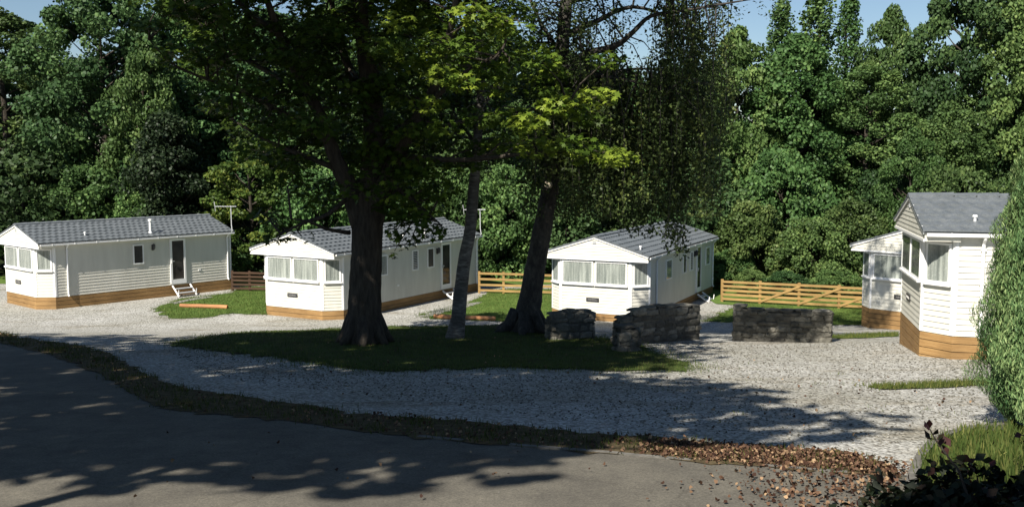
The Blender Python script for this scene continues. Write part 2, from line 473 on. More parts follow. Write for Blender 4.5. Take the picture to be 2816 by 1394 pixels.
def sheet(name, pts, off, mat, kind='structure', jag=0.0):
    """a patch lying off metres above the terrain, cut on the terrain's own grid lines"""
    if jag:
        q = []
        for i, a in enumerate(pts):
            b = pts[(i + 1) % len(pts)]
            L = math.hypot(b[0] - a[0], b[1] - a[1])
            k = max(1, int(L / 0.18))
            for j in range(min(k, 160)):
                u = j / min(k, 160)
                q.append((a[0] + (b[0] - a[0]) * u + random.gauss(0, jag), a[1] + (b[1] - a[1]) * u + random.gauss(0, jag)))
        pts = q
    bm = bmesh.new()
    vs = [bm.verts.new((x, y, 0)) for x, y in pts]
    for tri in tessellate_polygon([[Vector((x, y, 0)) for x, y in pts]]):
        try: bm.faces.new([vs[i] for i in tri])
        except ValueError: pass
    x0, x1 = min(q[0] for q in pts), max(q[0] for q in pts)
    y0, y1 = min(q[1] for q in pts), max(q[1] for q in pts)
    for ax, arr, lo, hi in ((0, GX, x0, x1), (1, GY, y0, y1)):
        for g in arr:
            if lo < g < hi:
                no = (1, 0, 0) if ax == 0 else (0, 1, 0)
                bmesh.ops.bisect_plane(bm, geom=bm.verts[:] + bm.edges[:] + bm.faces[:], plane_co=(g, 0, 0) if ax == 0 else (0, g, 0), plane_no=no, dist=1e-5)
    for v in bm.verts: v.co.z = hz(v.co.x, v.co.y) + off
    bm.normal_update()
    for f in bm.faces:
        if f.normal.z < 0: f.normal_flip()
    me = bpy.data.meshes.new(name)
    bm.to_mesh(me); bm.free()
    me.polygons.foreach_set('use_smooth', [True] * len(me.polygons))
    me.materials.append(mat)
    o = link(bpy.data.objects.new(name, me))
    return tag(o, kind=kind)

def gpoly(px): return [tuple(G(x, y))[:2] for x, y in px]

KERB_PX = [(2450, 1305), (2330, 1302), (2100, 1283), (1900, 1268), (1700, 1250), (1400, 1226), (1150, 1203), (1000, 1188), (850, 1165), (700, 1150), (560, 1138),
           (450, 1125), (390, 1098), (330, 1060), (250, 1018), (170, 986), (60, 957), (-60, 934)]
kerb = gpoly(KERB_PX)
kl = kerb[-1]
road = kerb + [(kl[0] - 16, kl[1] + 3), (-40, 26), (-40, -9), (30, -9), (30, 5.5), (7.5, 8.6), (5.0, 10.0)]
sheet('road', road, 0.012, M['asphalt'])
VERGE_UP = [(2440, 1275), (2300, 1245), (2000, 1225), (1850, 1210), (1600, 1192), (1400, 1172), (1150, 1148), (1000, 1140), (800, 1112), (650, 1090), (560, 1078),
            (450, 1055), (390, 1025), (300, 975), (220, 952), (130, 940), (60, 930), (-60, 908)]
vu = gpoly(VERGE_UP)
verge_poly = vu + list(reversed(kerb))
sheet('verge', vu + [(vu[-1][0] - 14, vu[-1][1] + 2.6), (kl[0] - 16, kl[1] + 3)] + [(q[0], q[1] - .05) for q in reversed(kerb)], 0.022, M['verge'], jag=0.07)
MOUND_PX = [(470, 948), (560, 928), (700, 915), (900, 905), (1100, 898), (1300, 898), (1420, 904), (1560, 915), (1700, 938), (1800, 968), (1880, 1000), (1905, 1020),
            (1700, 1021), (1500, 1016), (1400, 1011), (1250, 1016), (1060, 1021), (950, 1015), (850, 1001), (760, 986), (600, 966)]
mound_poly = gpoly(MOUND_PX)
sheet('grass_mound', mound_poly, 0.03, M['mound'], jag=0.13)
lawn_polys = [gpoly(q) for q in (
    [(425, 850), (500, 822), (640, 806), (660, 790), (745, 788), (745, 866), (640, 862), (560, 874), (470, 876)],
    [(1150, 866), (1270, 840), (1345, 806), (1380, 795), (1560, 795), (1560, 882), (1440, 889), (1370, 884), (1190, 877)],
    [(1932, 884), (1985, 862), (2040, 838), (2060, 815), (2240, 822), (2420, 842), (2420, 893), (2200, 896), (2080, 890)])]
for q in lawn_polys: sheet('lawn', q, 0.02, M['lawn'], jag=0.10)
sheet('lawn', [(-36, 48.3), (-14, 46.5), (-6, 47.5), (2, 47), (8.2, 47), (8.4, 40.8), (11, 39.6), (20, 38), (36, 36), (36, 52), (-36, 52)], 0.016, M['lawn'])
sheet('woodland_floor', [(-100, 50), (100, 50), (250, 130), (250, 250), (-250, 250), (-250, 130)], 0.035, M['floor'])
strip_poly = gpoly([(2385, 1064), (2560, 1056), (2720, 1048), (2800, 1050), (2720, 1060), (2560, 1068), (2430, 1071)])
sheet('grass_strip', strip_poly, 0.02, M['mound'], jag=0.03)
strip2_poly = gpoly([(2270, 926), (2380, 920), (2470, 918), (2470, 926), (2380, 930), (2300, 932)])
sheet('grass_strip', strip2_poly, 0.02, M['lawn'], jag=0.05)
path_poly = gpoly([(470, 833), (560, 817), (590, 818), (520, 829), (480, 838)])
sheet('path', path_poly, 0.035, M['concrete'])
path2 = gpoly([(1150, 872), (1215, 848), (1290, 834), (1330, 832), (1300, 842), (1240, 854), (1185, 872)])
sheet('path', path2, 0.03, M['concrete'], jag=0.04)
# thin concrete edging along the road
mb = MB()
for i in range(6):
    a, b = kerb[i], kerb[i + 1]
    k = max(1, int(math.hypot(b[0] - a[0], b[1] - a[1]) / 0.5))
    for j in range(k):
        q = [(a[0] + (b[0] - a[0]) * u, a[1] + (b[1] - a[1]) * u) for u in (j / k, (j + 0.985) / k)]
        if random.random() < .12: continue
        dz_ = random.uniform(-.012, .002)
        mb.bar((*q[0], hz(*q[0]) + dz_), (*q[1], hz(*q[1]) + dz_), 0.07, 0.07)
M['kerb'] = simple('worn_kerb', (0.075, 0.07, 0.06), (0.17, 0.16, 0.14), 8, 0.9, 0.4)
tag(mb.build('kerb', M['kerb']), kind='structure')

# planted bed by the camera with a raised edging
bed_px = [(2490, 1450), (2497, 1394), (2510, 1330), (2532, 1275), (2565, 1235), (2610, 1212), (2680, 1196), (2760, 1188), (2900, 1180)]
bed = gpoly(bed_px)
bed_poly = bed + [(11, 12), (11, 5.0), (bed[0][0] + 0.2, 5.0)]
sheet('planted_bed', bed_poly, 0.05, M['mound'])
mb = MB()
for i in range(len(bed) - 1):
    a, b = bed[i], bed[i + 1]
    k = max(1, round(math.hypot(b[0] - a[0], b[1] - a[1]) / 0.45))
    for j in range(k):
        q = [(a[0] + (b[0] - a[0]) * u, a[1] + (b[1] - a[1]) * u) for u in (j / k, (j + 0.97) / k)]
        mb.bar((*q[0], hz(*q[0]) + 0.04), (*q[1], hz(*q[1]) + 0.04), 0.10, 0.16)
tag(mb.build('kerb', M['kerb']), kind='structure')

# ------------------------------------------------------------------ static caravans
W, CF, CD, EH, FB, RH, OH = 3.86, 1.375, 0.534, 2.19, 1.967, 2.83, 0.13
HW = W / 2

def offset_loop(poly, d):
    out = []
    n = len(poly)
    for i in range(n):
        p0, p1, p2 = (Vector(poly[(i + k - 1) % n]) for k in range(3))
        e1, e2 = (p1 - p0).normalized(), (p2 - p1).normalized()
        n1, n2 = Vector((e1.y, -e1.x)), Vector((e2.y, -e2.x))
        b = (n1 + n2)
        b = b / max(b.dot(n1), 0.2)
        q = p1 + b * d
        out.append((q.x, q.y))
    return out

def loft(mb, poly, prof):
    """walls of closed outline poly (counter-clockwise) lofted along a list of (offset, z)"""
    n = len(poly)
    rings = [[(x, y, z) for x, y in offset_loop(poly, d)] for d, z in prof]
    vs = [q for r in rings for q in r]
    fs = [(i * n + k, i * n + (k + 1) % n, (i + 1) * n + (k + 1) % n, (i + 1) * n + k) for i in range(len(prof) - 1) for k in range(n)]
    mb.add(vs, fs)

def window(par, o, tx, no, w, h, z, pane='curtain', bars=0, sill=True, fw=0.05):
    """window whose lower left corner lies at o (x, y) on the wall; tx = along the wall, no = outwards"""
    tx, no, up = Vector((*tx, 0)).normalized(), Vector((*no, 0)).normalized(), Vector((0, 0, 1))
    o = Vector((o[0], o[1], z)) + no * 0.017
    ax = (tx, no, up)
    f = MB()
    d = 0.055
    cc = o + tx * w / 2 + up * h / 2 + no * (d / 2 - 0.02)
    f.box(o + tx * w / 2 + up * fw / 2 + no * (d / 2 - 0.02), (w, d, fw), ax)
    f.box(o + tx * w / 2 + up * (h - fw / 2) + no * (d / 2 - 0.02), (w, d, fw), ax)
    f.box(o + tx * fw / 2 + up * h / 2 + no * (d / 2 - 0.02), (fw, d, h - 2 * fw), ax)
    f.box(o + tx * (w - fw / 2) + up * h / 2 + no * (d / 2 - 0.02), (fw, d, h - 2 * fw), ax)
    if sill: f.box(o + tx * w / 2 - up * 0.02 + no * 0.03, (w + 0.06, 0.10, 0.04), ax)
    for b in range(bars):
        f.box(o + tx * (w * (b + 1) / (bars + 1)) + up * h / 2 + no * (d / 2 - 0.018), (0.03, d, h - 2 * fw), ax)
    fo = f.build('window', M['white'], par)
    g = MB()
    a, b = fw - 0.004, w - fw + 0.004
    y = 0.030 if pane == 'curtain' else 0.012
    g.box(o + tx * w / 2 + up * h / 2 + no * (y - 0.003), (b - a, 0.006, h - 2 * fw + 0.008), ax)
    if pane == 'curtain':
        q = g.build('pane', M['glass'], fo)
        cu = MB()
        n = max(16, int((b - a) / 0.018))
        ph = random.uniform(0, 6)
        vs, fs = [], []
        for i in range(n + 1):
            u = a + (b - a) * i / n
            yy = 0.011 + 0.008 * math.sin(u * 38 + ph + 1.6 * math.sin(u * 9 + ph)) + 0.002 * math.sin(u * 95)
            vs += [o + tx * u + up * (fw - 0.003) + no * yy, o + tx * u + up * (h - fw + 0.003) + no * yy]
        fs = [(2 * i, 2 * i + 2, 2 * i + 3, 2 * i + 1) for i in range(n)]
        cu.add(vs, fs)
        cu.build('curtain', M['curtain'], fo, smooth=True)
    else:
        g.build('pane', M['darkglass'], fo)
        if pane == 'blind':
            bl = MB()
            k = int((h - 2 * fw) / 0.07)
            for i in range(k):
                bl.box(o + tx * w / 2 + up * (fw + 0.035 + i * 0.07) + no * 0.018, (b - a, 0.004, 0.035), ax)
            bl.build('blind', M['grey'], fo)
    return fo

def caravan(label, X, Y, th, z0, L, sk, layout, boards, aerial=True):
    par = thing('static_caravan', label, 'caravan', (X, Y, z0), -th, 'static caravans on the pitches')
    out = [(-HW, CD), (-CF, 0), (CF, 0), (HW, CD), (HW, L), (-HW, L)]
    top = EH - 0.02
    # lapped cladding
    mb = MB()
    nb = 18
    bh = top / nb
    prof = []
    for i in range(nb):
        z = sk + i * bh
        prof += [(0.018, z), (0.016, z + 0.012), (0.0, z + bh)]
    loft(mb, out, prof)
    mb.build('wall', M['siding'], par)
    # rear gable
    mb = MB()
    mb.add([(-HW, L - 0.01, sk + top), (HW, L - 0.01, sk + top), (HW, L - 0.01, sk + EH), (0, L - 0.01, sk + RH - 0.03), (-HW, L - 0.01, sk + EH),
            (-HW, L - 0.06, sk + top), (HW, L - 0.06, sk + top), (HW, L - 0.06, sk + EH), (0, L - 0.06, sk + RH - 0.03), (-HW, L - 0.06, sk + EH)],
           [(1, 0, 4, 3, 2), (5, 6, 7, 8, 9), (0, 1, 6, 5), (1, 2, 7, 6), (2, 3, 8, 7), (3, 4, 9, 8), (4, 0, 5, 9)])
    mb.build('rear_gable', M['siding'], par)
    # projecting front gable over the bay
    ex = HW + OH
    slope = (RH - EH) / (HW + OH)
    mb = MB()
    def half(z): return min(ex, max(0.0, (RH - 0.035 - z) / slope))
    rows = 8
    zt = RH - 0.06
    for i in range(rows):
        z1, z2 = FB + (zt - FB) * i / rows, FB + (zt - FB) * (i + 1) / rows
        for za, zb, da, db in ((z1, z1 + 0.01, 0.013, 0.013), (z1 + 0.01, z2, 0.013, 0.0)):
            mb.add([(-half(za), -0.09 - da, sk + za), (half(za), -0.09 - da, sk + za), (half(zb), -0.09 - db, sk + zb), (-half(zb), -0.09 - db, sk + zb)], [(0, 1, 2, 3)])
        mb.add([(-half(z2), -0.09, sk + z2), (half(z2), -0.09, sk + z2), (half(z2), -0.103, sk + z2), (-half(z2), -0.103, sk + z2)], [(0, 1, 2, 3)])
    # soffit and cheeks
    mb.add([(-ex, -0.1, sk + FB), (ex, -0.1, sk + FB), (ex, CD + 0.06, sk + FB), (-ex, CD + 0.06, sk + FB)], [(0, 3, 2, 1)])
    zc = EH - 0.04
    for sx in (-1, 1):
        mb.add([(sx * ex, -0.1, sk + FB), (sx * ex, CD + 0.06, sk + FB), (sx * ex, CD + 0.06, sk + zc), (sx * ex, -0.1, sk + zc)], [(0, 1, 2, 3)])
        mb.add([(sx * ex, CD + 0.06, sk + FB), (sx * HW, CD + 0.06, sk + FB), (sx * HW, CD + 0.06, sk + zc), (sx * ex, CD + 0.06, sk + zc)], [(0, 1, 2, 3)])
    mb.build('front_gable', M['siding'], par)
    # white fascia strip below the gable and barge boards on the rake
    mb = MB()
    mb.box((0, -0.113, sk + FB + 0.02), (2 * ex + 0.03, 0.02, 0.055))
    mb.build('fascia', M['white'], par)
    mb = MB()
    for sx in (-1, 1):
        mb.bar((0, -0.125, sk + RH - 0.03), (sx * (ex + 0.02), -0.125, sk + EH - 0.035), 0.022, 0.085, up=(0, 1, 0) if False else (0, 0, 1))
    mb.build('bargeboard', M['white'], par)
    # tiled roof: stepped rows with a wave along each row
    mb = MB()
    rows, pitch = 7, 0.26
    y0, y1 = -0.15, L + 0.12
    ncol = int((y1 - y0) / pitch * 6)
    ys = [y0 + (y1 - y0) * i / ncol for i in range(ncol + 1)]
    for sx in (-1, 1):
        ex2 = ex + 0.05
        for r in range(rows):
            u0, u1 = r / rows, (r + 1) / rows + (0.012 if r < rows - 1 else 0)
            vs = []
            for y in ys:
                wv = 0.012 * math.sin(2 * math.pi * y / pitch + (math.pi if r % 2 else 0))
                for u, lift in ((u0, 0.0), (u1, 0.028), (u1, -0.012)):
                    x = sx * ex2 * u
                    z = sk + RH - slope * ex2 * u + 0.012 + lift + (wv if lift >= 0 else 0) * (0.6 + 0.4 * (lift > 0))
                    vs.append((x, y, z))
            fs = []
            for i in range(ncol):
                a, b = 3 * i, 3 * (i + 1)
                q = [(a, a + 1, b + 1, b), (a + 1, a + 2, b + 2, b + 1)]
                fs += q if sx > 0 else [tuple(reversed(k)) for k in q]
            mb.add(vs, fs)
        # boarded underside
        mb.add([(0, y0 + 0.02, sk + RH - 0.03), (sx * ex2, y0 + 0.02, sk + RH - 0.03 - slope * ex2), (sx * ex2, y1 - 0.02, sk + RH - 0.03 - slope * ex2), (0, y1 - 0.02, sk + RH - 0.03)], [(0, 1, 2, 3)])
        for yq in (y0 + 0.005, y1 - 0.005):
            mb.add([(0, yq, sk + RH - 0.03), (sx * ex2, yq, sk + RH - 0.03 - slope * ex2), (sx * ex2, yq, sk + RH + 0.03 - slope * ex2), (0, yq, sk + RH + 0.03)], [(0, 1, 2, 3)])
    roof = mb.build('roof', M['roof'], par)
    mb = MB()
    k = int((y1 - y0) / 0.45)
    for i in range(k):
        ya, yb = y0 + (y1 - y0) * i / k, y0 + (y1 - y0) * (i + 1) / k + 0.03
        for sx in (-1, 1):
            h = 0.012 * (1 if i % 2 else 0.6)
            vs = [(0, ya, sk + RH + 0.055 + h), (0, yb, sk + RH + 0.07 + h), (sx * 0.14, yb, sk + RH + 0.02 + h), (sx * 0.14, ya, sk + RH + 0.005 + h), (sx * 0.14, yb, sk + RH - 0.03), (sx * 0.14, ya, sk + RH - 0.03)]
            mb.add(vs, [(0, 1, 2, 3), (3, 2, 4, 5)])
    mb.add([(-0.14, y0, sk + RH - 0.03), (0.14, y0, sk + RH - 0.03), (0.14, y0, sk + RH + 0.015), (0, y0, sk + RH + 0.06), (-0.14, y0, sk + RH + 0.015)], [(0, 1, 2, 3, 4)])
    mb.build('ridge_cap', M['roof'], roof)
    # flue and small roof vents on the right slope
    def on_roof(u): return sk + RH - slope * u + 0.03
    if layout.get('flue') is not None:
        yq = layout['flue']
        mb = MB()
        mb.tube([(1.72, yq, on_roof(1.72) - 0.06), (1.72, yq, on_roof(1.72) + 0.46)], 0.05, 12)
        mb.tube([(1.72, yq, on_roof(1.72) + 0.46), (1.72, yq, on_roof(1.72) + 0.49), (1.72, yq, on_roof(1.72) + 0.56), (1.72, yq, on_roof(1.72) + 0.58)], [0.06, 0.085, 0.085, 0.04], 12)
        mb.tube([(1.72, yq, on_roof(1.72) - 0.06), (1.72, yq, on_roof(1.72) + 0.05)], [0.10, 0.06], 12)
        mb.build('flue', M['white'], roof)
    for yq in layout.get('vents', ()):
        mb = MB()
        mb.tube([(1.55, yq, on_roof(1.55) - 0.05), (1.55, yq, on_roof(1.55) + 0.09)], 0.028, 8)
        mb.tube([(1.55, yq, on_roof(1.55) + 0.08), (1.55, yq, on_roof(1.55) + 0.12)], [0.055, 0.04], 8)
        mb.build('roof_vent', M['white'], roof)
    # gutters, soffit boards
    for sx in (-1, 1):
        mb = MB()
        mb.box((sx * (ex + 0.055), (y0 + y1) / 2 + 0.03, sk + EH - 0.085), (0.075, y1 - y0 - 0.1, 0.065))
        mb.box((sx * (ex + 0.085), (y0 + y1) / 2 + 0.03, sk + EH - 0.055), (0.02, y1 - y0 - 0.1, 0.015))
        mb.box((sx * (HW + OH / 2 + 0.012), (CD + 0.07 + y1) / 2, sk + EH - 0.10), (OH + 0.02, y1 - CD - 0.12, 0.02))
        for i in range(int(L / 0.9)):
            mb.box((sx * (ex + 0.098), 0.4 + i * 0.9, sk + EH - 0.08), (0.012, 0.03, 0.08))
        mb.build('gutter', M['white'], par)
    for yq in layout['pipes']:
        mb = MB()
        xq = HW + 0.055
        mb.tube([(ex + 0.055, yq, sk + EH - 0.10), (ex + 0.03, yq, sk + EH - 0.16), (xq, yq, sk + EH - 0.26), (xq, yq, sk + 0.06), (xq + 0.05, yq, sk - 0.01)], 0.034, 10)
        for z in (0.3, 1.1, 1.8): mb.box((xq - 0.015, yq, sk + z), (0.07, 0.10, 0.03))
        mb.build('downpipe', M['white'], par)
    # corner trims
    for x, y in ((-CF, 0), (CF, 0), (HW, CD), (-HW, CD), (HW, L), (-HW, L)):
        mb = MB()
        q = offset_loop(out, 0.012)[out.index((x, y))]
        i = out.index((x, y))
        e1 = (Vector(out[i]) - Vector(out[i - 1])).normalized(); e2 = (Vector(out[(i + 1) % 6]) - Vector(out[i])).normalized()
        zt2 = (FB if y < L else EH - 0.12)
        n1, n2 = Vector((e1.y, -e1.x)), Vector((e2.y, -e2.x))
        for e, nn, s in ((e1, n1, -1), (e2, n2, 1)):
            c0 = Vector(q) + e * (0.03 * s) + nn * 0.004
            mb.box((c0.x, c0.y, sk + zt2 / 2), (0.06, 0.012, zt2 - 0.01), (Vector((e.x, e.y, 0)), Vector((nn.x, nn.y, 0)), Vector((0, 0, 1))))
        mb.build('corner_trim', M['white'], par)
    # timber skirting: boards with dark gaps
    mb = MB()
    bt = (sk + 0.02) / boards
    inset = offset_loop(out, -0.01)
    z = sk - 0.012
    for i in range(boards + 1):
        zb = z - bt + 0.014
        loft(mb, inset, [(0.0, zb), (0.022, zb + 0.001), (0.022, z - 0.001), (0.0, z)])
        z -= bt
    mb.build('skirting', M['skirt'], par)
    mb = MB()
    loft(mb, inset, [(-0.004, -0.3), (-0.004, sk + 0.01)])
    mb.build('underframe', M['dark'], par)
    # front windows, chamfer windows
    zs = sk + 1.06
    for xa, xb in ((-1.29, -0.06), (0.02, 1.25)):
        window(par, (xa, 0), (1, 0), (0, -1), xb - xa, 0.86, zs)
    cl = math.hypot(HW - CF, CD)
    d1 = Vector((HW - CF, CD)).normalized()
    window(par, Vector((CF, 0)) + d1 * 0.09, d1, (d1.y, -d1.x), cl - 0.17, 0.86, zs)
    d2 = Vector((HW - CF, -CD)).normalized()
    window(par, Vector((-HW, CD)) + d2 * 0.09, d2, (d2.y, -d2.x), cl - 0.17, 0.86, zs)
    # white head band between the windows and the gable
    for ya, yb, za, zb, pn in layout['windows']:
        window(par, (HW, ya), (0, 1), (1, 0), yb - ya, zb - za, sk + za, pn, sill=False)
    # door
    ya, yb = layout['door']
    dm = MB()
    ax = (Vector((0, 1, 0)), Vector((1, 0, 0)), Vector((0, 0, 1)))
    wd = yb - ya
    x0 = HW + 0.03
    for c, d in (((x0, ya + 0.045, sk + 1.03), (0.09, 0.07, 1.96)), ((x0, yb - 0.045, sk + 1.03), (0.09, 0.07, 1.96)),
                 ((x0, (ya + yb) / 2, sk + 1.965), (wd - 0.18, 0.07, 0.09)), ((x0, (ya + yb) / 2, sk + 0.14), (wd - 0.18, 0.07, 0.19))):
        dm.box(c, d, ax)
    do = dm.build('door', M['white'], par)
    g = MB(); g.box((HW + 0.03, (ya + yb) / 2, sk + 1.08), (wd - 0.18, 0.02, 1.7), ax)
    g.build('pane', M['darkglass'], do)
    g = MB(); g.box((HW + 0.09, ya + 0.05, sk + 1.02), (0.03, 0.05, 0.14), ax); g.box((HW + 0.10, ya + 0.10, sk + 1.04), (0.13, 0.02, 0.022), ax)
    g.build('handle', M['metal'], do)
    # lantern by the door
    yl = layout['lamp']
    lm = MB()
    lm.box((HW + 0.03, yl, sk + 1.70), (0.05, 0.10, 0.24))
    lm.tube([(HW + 0.11, yl, sk + 1.62), (HW + 0.11, yl, sk + 1.66), (HW + 0.11, yl, sk + 1.80), (HW + 0.11, yl, sk + 1.86)], [0.04, 0.055, 0.065, 0.03], 8)
    lm.build('wall_lamp', M['dark'], par)
    # nameplate with small unreadable pale lettering
    npx = layout.get('plate', -0.08)
    pl = MB(); pl.box((npx, -0.022, sk + 0.49), (0.50, 0.02, 0.15))
    po = pl.build('nameplate', M['dark'], par)
    lt = MB()
    x = npx - 0.18
    rr = random.Random(5)
    while x < npx + 0.18:
        h = rr.choice((0.03, 0.035, 0.05))
        lt.bar((x, -0.034, sk + 0.47), (x + 0.012, -0.034, sk + 0.47 + h), 0.004, 0.012, up=(0, 1, 0))
        lt.bar((x + 0.012, -0.034, sk + 0.47 + h * 0.9), (x + 0.030, -0.034, sk + 0.472), 0.004, 0.010, up=(0, 1, 0))
        x += 0.038
    lt.build('lettering', M['letters'], po)
    # small vents low on the side
    for yq in layout.get('grilles', ()):
        g = MB(); g.box((HW + 0.02, yq, sk + 0.55), (0.03, 0.12, 0.07)); g.build('vent_grille', M['white'], par)
    # gable vent
    g = MB(); g.box((0, -0.11, sk + RH - 0.22), (0.13, 0.02, 0.09)); g.build('vent_grille', M['grey'], par)
    if aerial:
        ta = MB()
        ym, xm = L - 0.02, HW + 0.22
        ta.tube([(xm - 0.12, ym, sk + EH - 0.1), (xm, ym, sk + EH + 0.02), (xm - 0.05, ym, sk + EH + 0.28), (xm - 0.06, ym, sk + EH + 1.15)], 0.018, 6)
        zb = sk + EH + 1.12
        bd = Vector((-0.80, -0.6, 0))
        c0 = Vector((xm - 0.06, ym, zb))
        ta.bar(c0 - bd * 0.25, c0 + bd * 0.75, 0.025, 0.025)
        pe = Vector((0, 0, 1)).cross(bd)
        for i in range(8):
            q = c0 + bd * (-0.2 + i * 0.115)
            ta.bar(q - pe * 0.16, q + pe * 0.16, 0.014, 0.014); ta.box(q, (0.03, 0.03, 0.05))
        q = c0 + bd * 0.72
        ta.bar(q + Vector((0, 0, -0.22)), q + Vector((0, 0, 0.22)) + bd * 0.05, 0.012, 0.012)
        ta.bar(q + bd * 0.06 + Vector((0, 0, 0.2)), q + bd * 0.02 - Vector((0, 0, 0.02)), 0.01, 0.01)
        ta.build('tv_aerial', M['metal'], par)
    return par

def local_pt(par, x, y, z):
    c, s = math.cos(par.rotation_euler.z), math.sin(par.rotation_euler.z)
    return Vector((par.location.x + c * x - s * y, par.location.y + s * x + c * y, z))

LAY1 = dict(windows=[(3.83, 4.31, 1.04, 1.87, 'dark')], door=(5.52, 6.26), lamp=4.74, pipes=(1.03, 8.36), flue=4.78, vents=(2.0,), grilles=(6.94,), plate=-0.18)
LAY2 = dict(windows=[(2.35, 3.2, 1.04, 1.85, 'curtain'), (4.86, 5.28, 1.04, 1.87, 'blind'), (5.93, 6.42, 1.04, 1.88, 'dark'), (8.6, 9.15, 1.04, 1.85, 'dark')], door=(6.93, 7.68), lamp=6.67, pipes=(1.05, 9.72), flue=6.1, vents=(4.8,), grilles=(3.9,), plate=-0.06)
LAY3 = dict(windows=[(2.42, 3.18, 1.04, 1.82, 'curtain'), (4.74, 5.2, 1.04, 1.85, 'dark'), (5.77, 6.23, 1.04, 1.85, 'blind'), (8.26, 8.92, 1.04, 1.83, 'curtain')], door=(6.75, 7.47), lamp=6.47, pipes=(1.2, 9.4), flue=None, vents=(0.55, 6.3), plate=-0.08)
LAY4 = dict(windows=[(2.6, 3.4, 1.04, 1.85, 'curtain'), (5.0, 5.5, 1.04, 1.85, 'dark')], door=(6.4, 7.1), lamp=6.2, pipes=(1.05, 8.8), flue=5.0, vents=(0.95, 1.7), plate=-0.26)
cvs = [
    caravan('white static caravan far left with a mostly blank shaded side and one small window', -19.95, 40.3, 0.722, -0.05, 8.55, 0.473, LAY1, 3),
    caravan('white static caravan partly hidden behind the thick dark maple trunk', -8.2, 37.3, 0.526, -0.05, 9.9, 0.36, LAY2, 2),
    caravan('white static caravan behind the low stone walls with two full front windows lit', 3.05, 36.5, 0.448, -0.15, 9.65, 0.40, LAY3, 3, aerial=False),
    caravan('nearest white static caravan on the right beside the tall green conifer', 9.06, 22.5, 1.800, 1.65, 9.0, 0.64, LAY4, 4, aerial=False),
    caravan('shaded white static caravan half hidden behind the nearest caravan on the right', 13.3, 33.2, 0.82, 0.16, 9.0, 0.62, LAY4, 4, aerial=False),
]

# door steps
def steps(par, ya, yb, sk, label):
    p0 = local_pt(par, HW, (ya + yb) / 2, par.location.z)
    t = thing('door_steps', label, 'steps', (p0.x, p0.y, par.location.z), par.rotation_euler.z, 'steps in front of the caravan doors')
    hw = (yb - ya) / 2
    zt = sk - 0.02
    for s in (-1, 1):
        mb = MB()
        mb.bar((0.10, s * hw, zt), (0.62, s * hw, 0.02), 0.035, 0.06)
        mb.bar((0.58, s * hw, 0.02), (0.62, s * hw, 0.30), 0.03, 0.03)
        mb.build('stringer', M['white'], t)
    for i, (x, z) in enumerate(((0.24, zt * 0.70), (0.45, zt * 0.33))):
        mb = MB(); mb.box((x, 0, z), (0.22, 2 * hw - 0.04, 0.03)); mb.build('tread', M['grey'], t)
    return t
steps(cvs[0], 5.55, 6.4, 0.473, 'pale two-tread steps under the door of the far left caravan')
steps(cvs[1], 6.95, 7.75, 0.36, 'grey two-tread steps under the caravan door beside the slim birch')
steps(cvs[2], 6.75, 7.5, 0.40, 'shaded two-tread steps on the side of the caravan behind the stone walls')

# ------------------------------------------------------------------ fences
def fence(name, label, pts, nrails=4, hgt=1.0, brace=(), wood='fence'):
    a = Vector((*pts[0], hz(*pts[0])))
    t = thing(name, label, 'fence', a, 0, 'post and rail fences behind the caravans')
    n = len(pts)
    for i in range(n):
        q = Vector((*pts[i], hz(*pts[i]))) - a
        mb = MB(); mb.box(q + Vector((0, 0, hgt / 2 - 0.05)), (0.10, 0.10, hgt + 0.16)); mb.build('post', M[wood], t)
    for i in range(n - 1):
        q, r = (Vector((*pts[k], hz(*pts[k]))) - a for k in (i, i + 1))
        off = Vector((0, -0.07, 0))
        for k in range(nrails):
            z = 0.14 + k * (hgt - 0.2) / (nrails - 1)
            mb = MB()
            mb.bar(q + off + Vector((0, 0, z + random.uniform(-.01, .01))), r + off + Vector((0, 0, z + random.uniform(-.01, .01))), 0.03, 0.095)
            mb.build('rail', M[wood], t)
        if i in brace:
            mb = MB(); mb.bar(q + Vector((0, -0.105, 0.12)), r + Vector((0, -0.105, hgt - 0.1)), 0.03, 0.09); mb.build('brace', M[wood], t)
    return t
def span(pa, pb, n):
    a, b = G(*pa), G(*pb)
    return [(a.x + (b.x - a.x) * i / n, a.y + (b.y - a.y) * i / n) for i in range(n + 1)]
fence('ranch_fence', 'orange wooden post and rail fence behind the stone wall at right', span((1985, 830), (2420, 855), 4), 5, 0.93, (1, 2, 3))
fence('ranch_fence', 'orange wooden rail fence seen between the two middle caravans', span((1318, 806), (1520, 812), 3), 4, 0.95)
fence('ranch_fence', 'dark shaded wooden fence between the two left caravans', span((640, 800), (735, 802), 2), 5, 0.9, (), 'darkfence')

# ------------------------------------------------------------------ edging logs
def log(pa, pb, r, label):
    a, b = G(*pa), G(*pb)
    t = MB()
    a = a + Vector((0, 0, r)); b = b + Vector((0, 0, r))
    ps = [a + (b - a) * u + Vector((0, 0, random.uniform(-.008, .008))) for u in (0, .2, .4, .6, .8, 1)]
    t.tube(ps, [r * random.uniform(.94, 1.06) for _ in ps], 12, 0.02)
    return tag(t.build('edging_log', M['log']), label, 'log', 'logs edging the lawns')
log((496, 846), (626, 850), 0.085, 'reddish round log on the grass before the far left caravan')
log((1194, 876), (1362, 882), 0.085, 'pale round log lying on the gravel edge behind the slim birch')

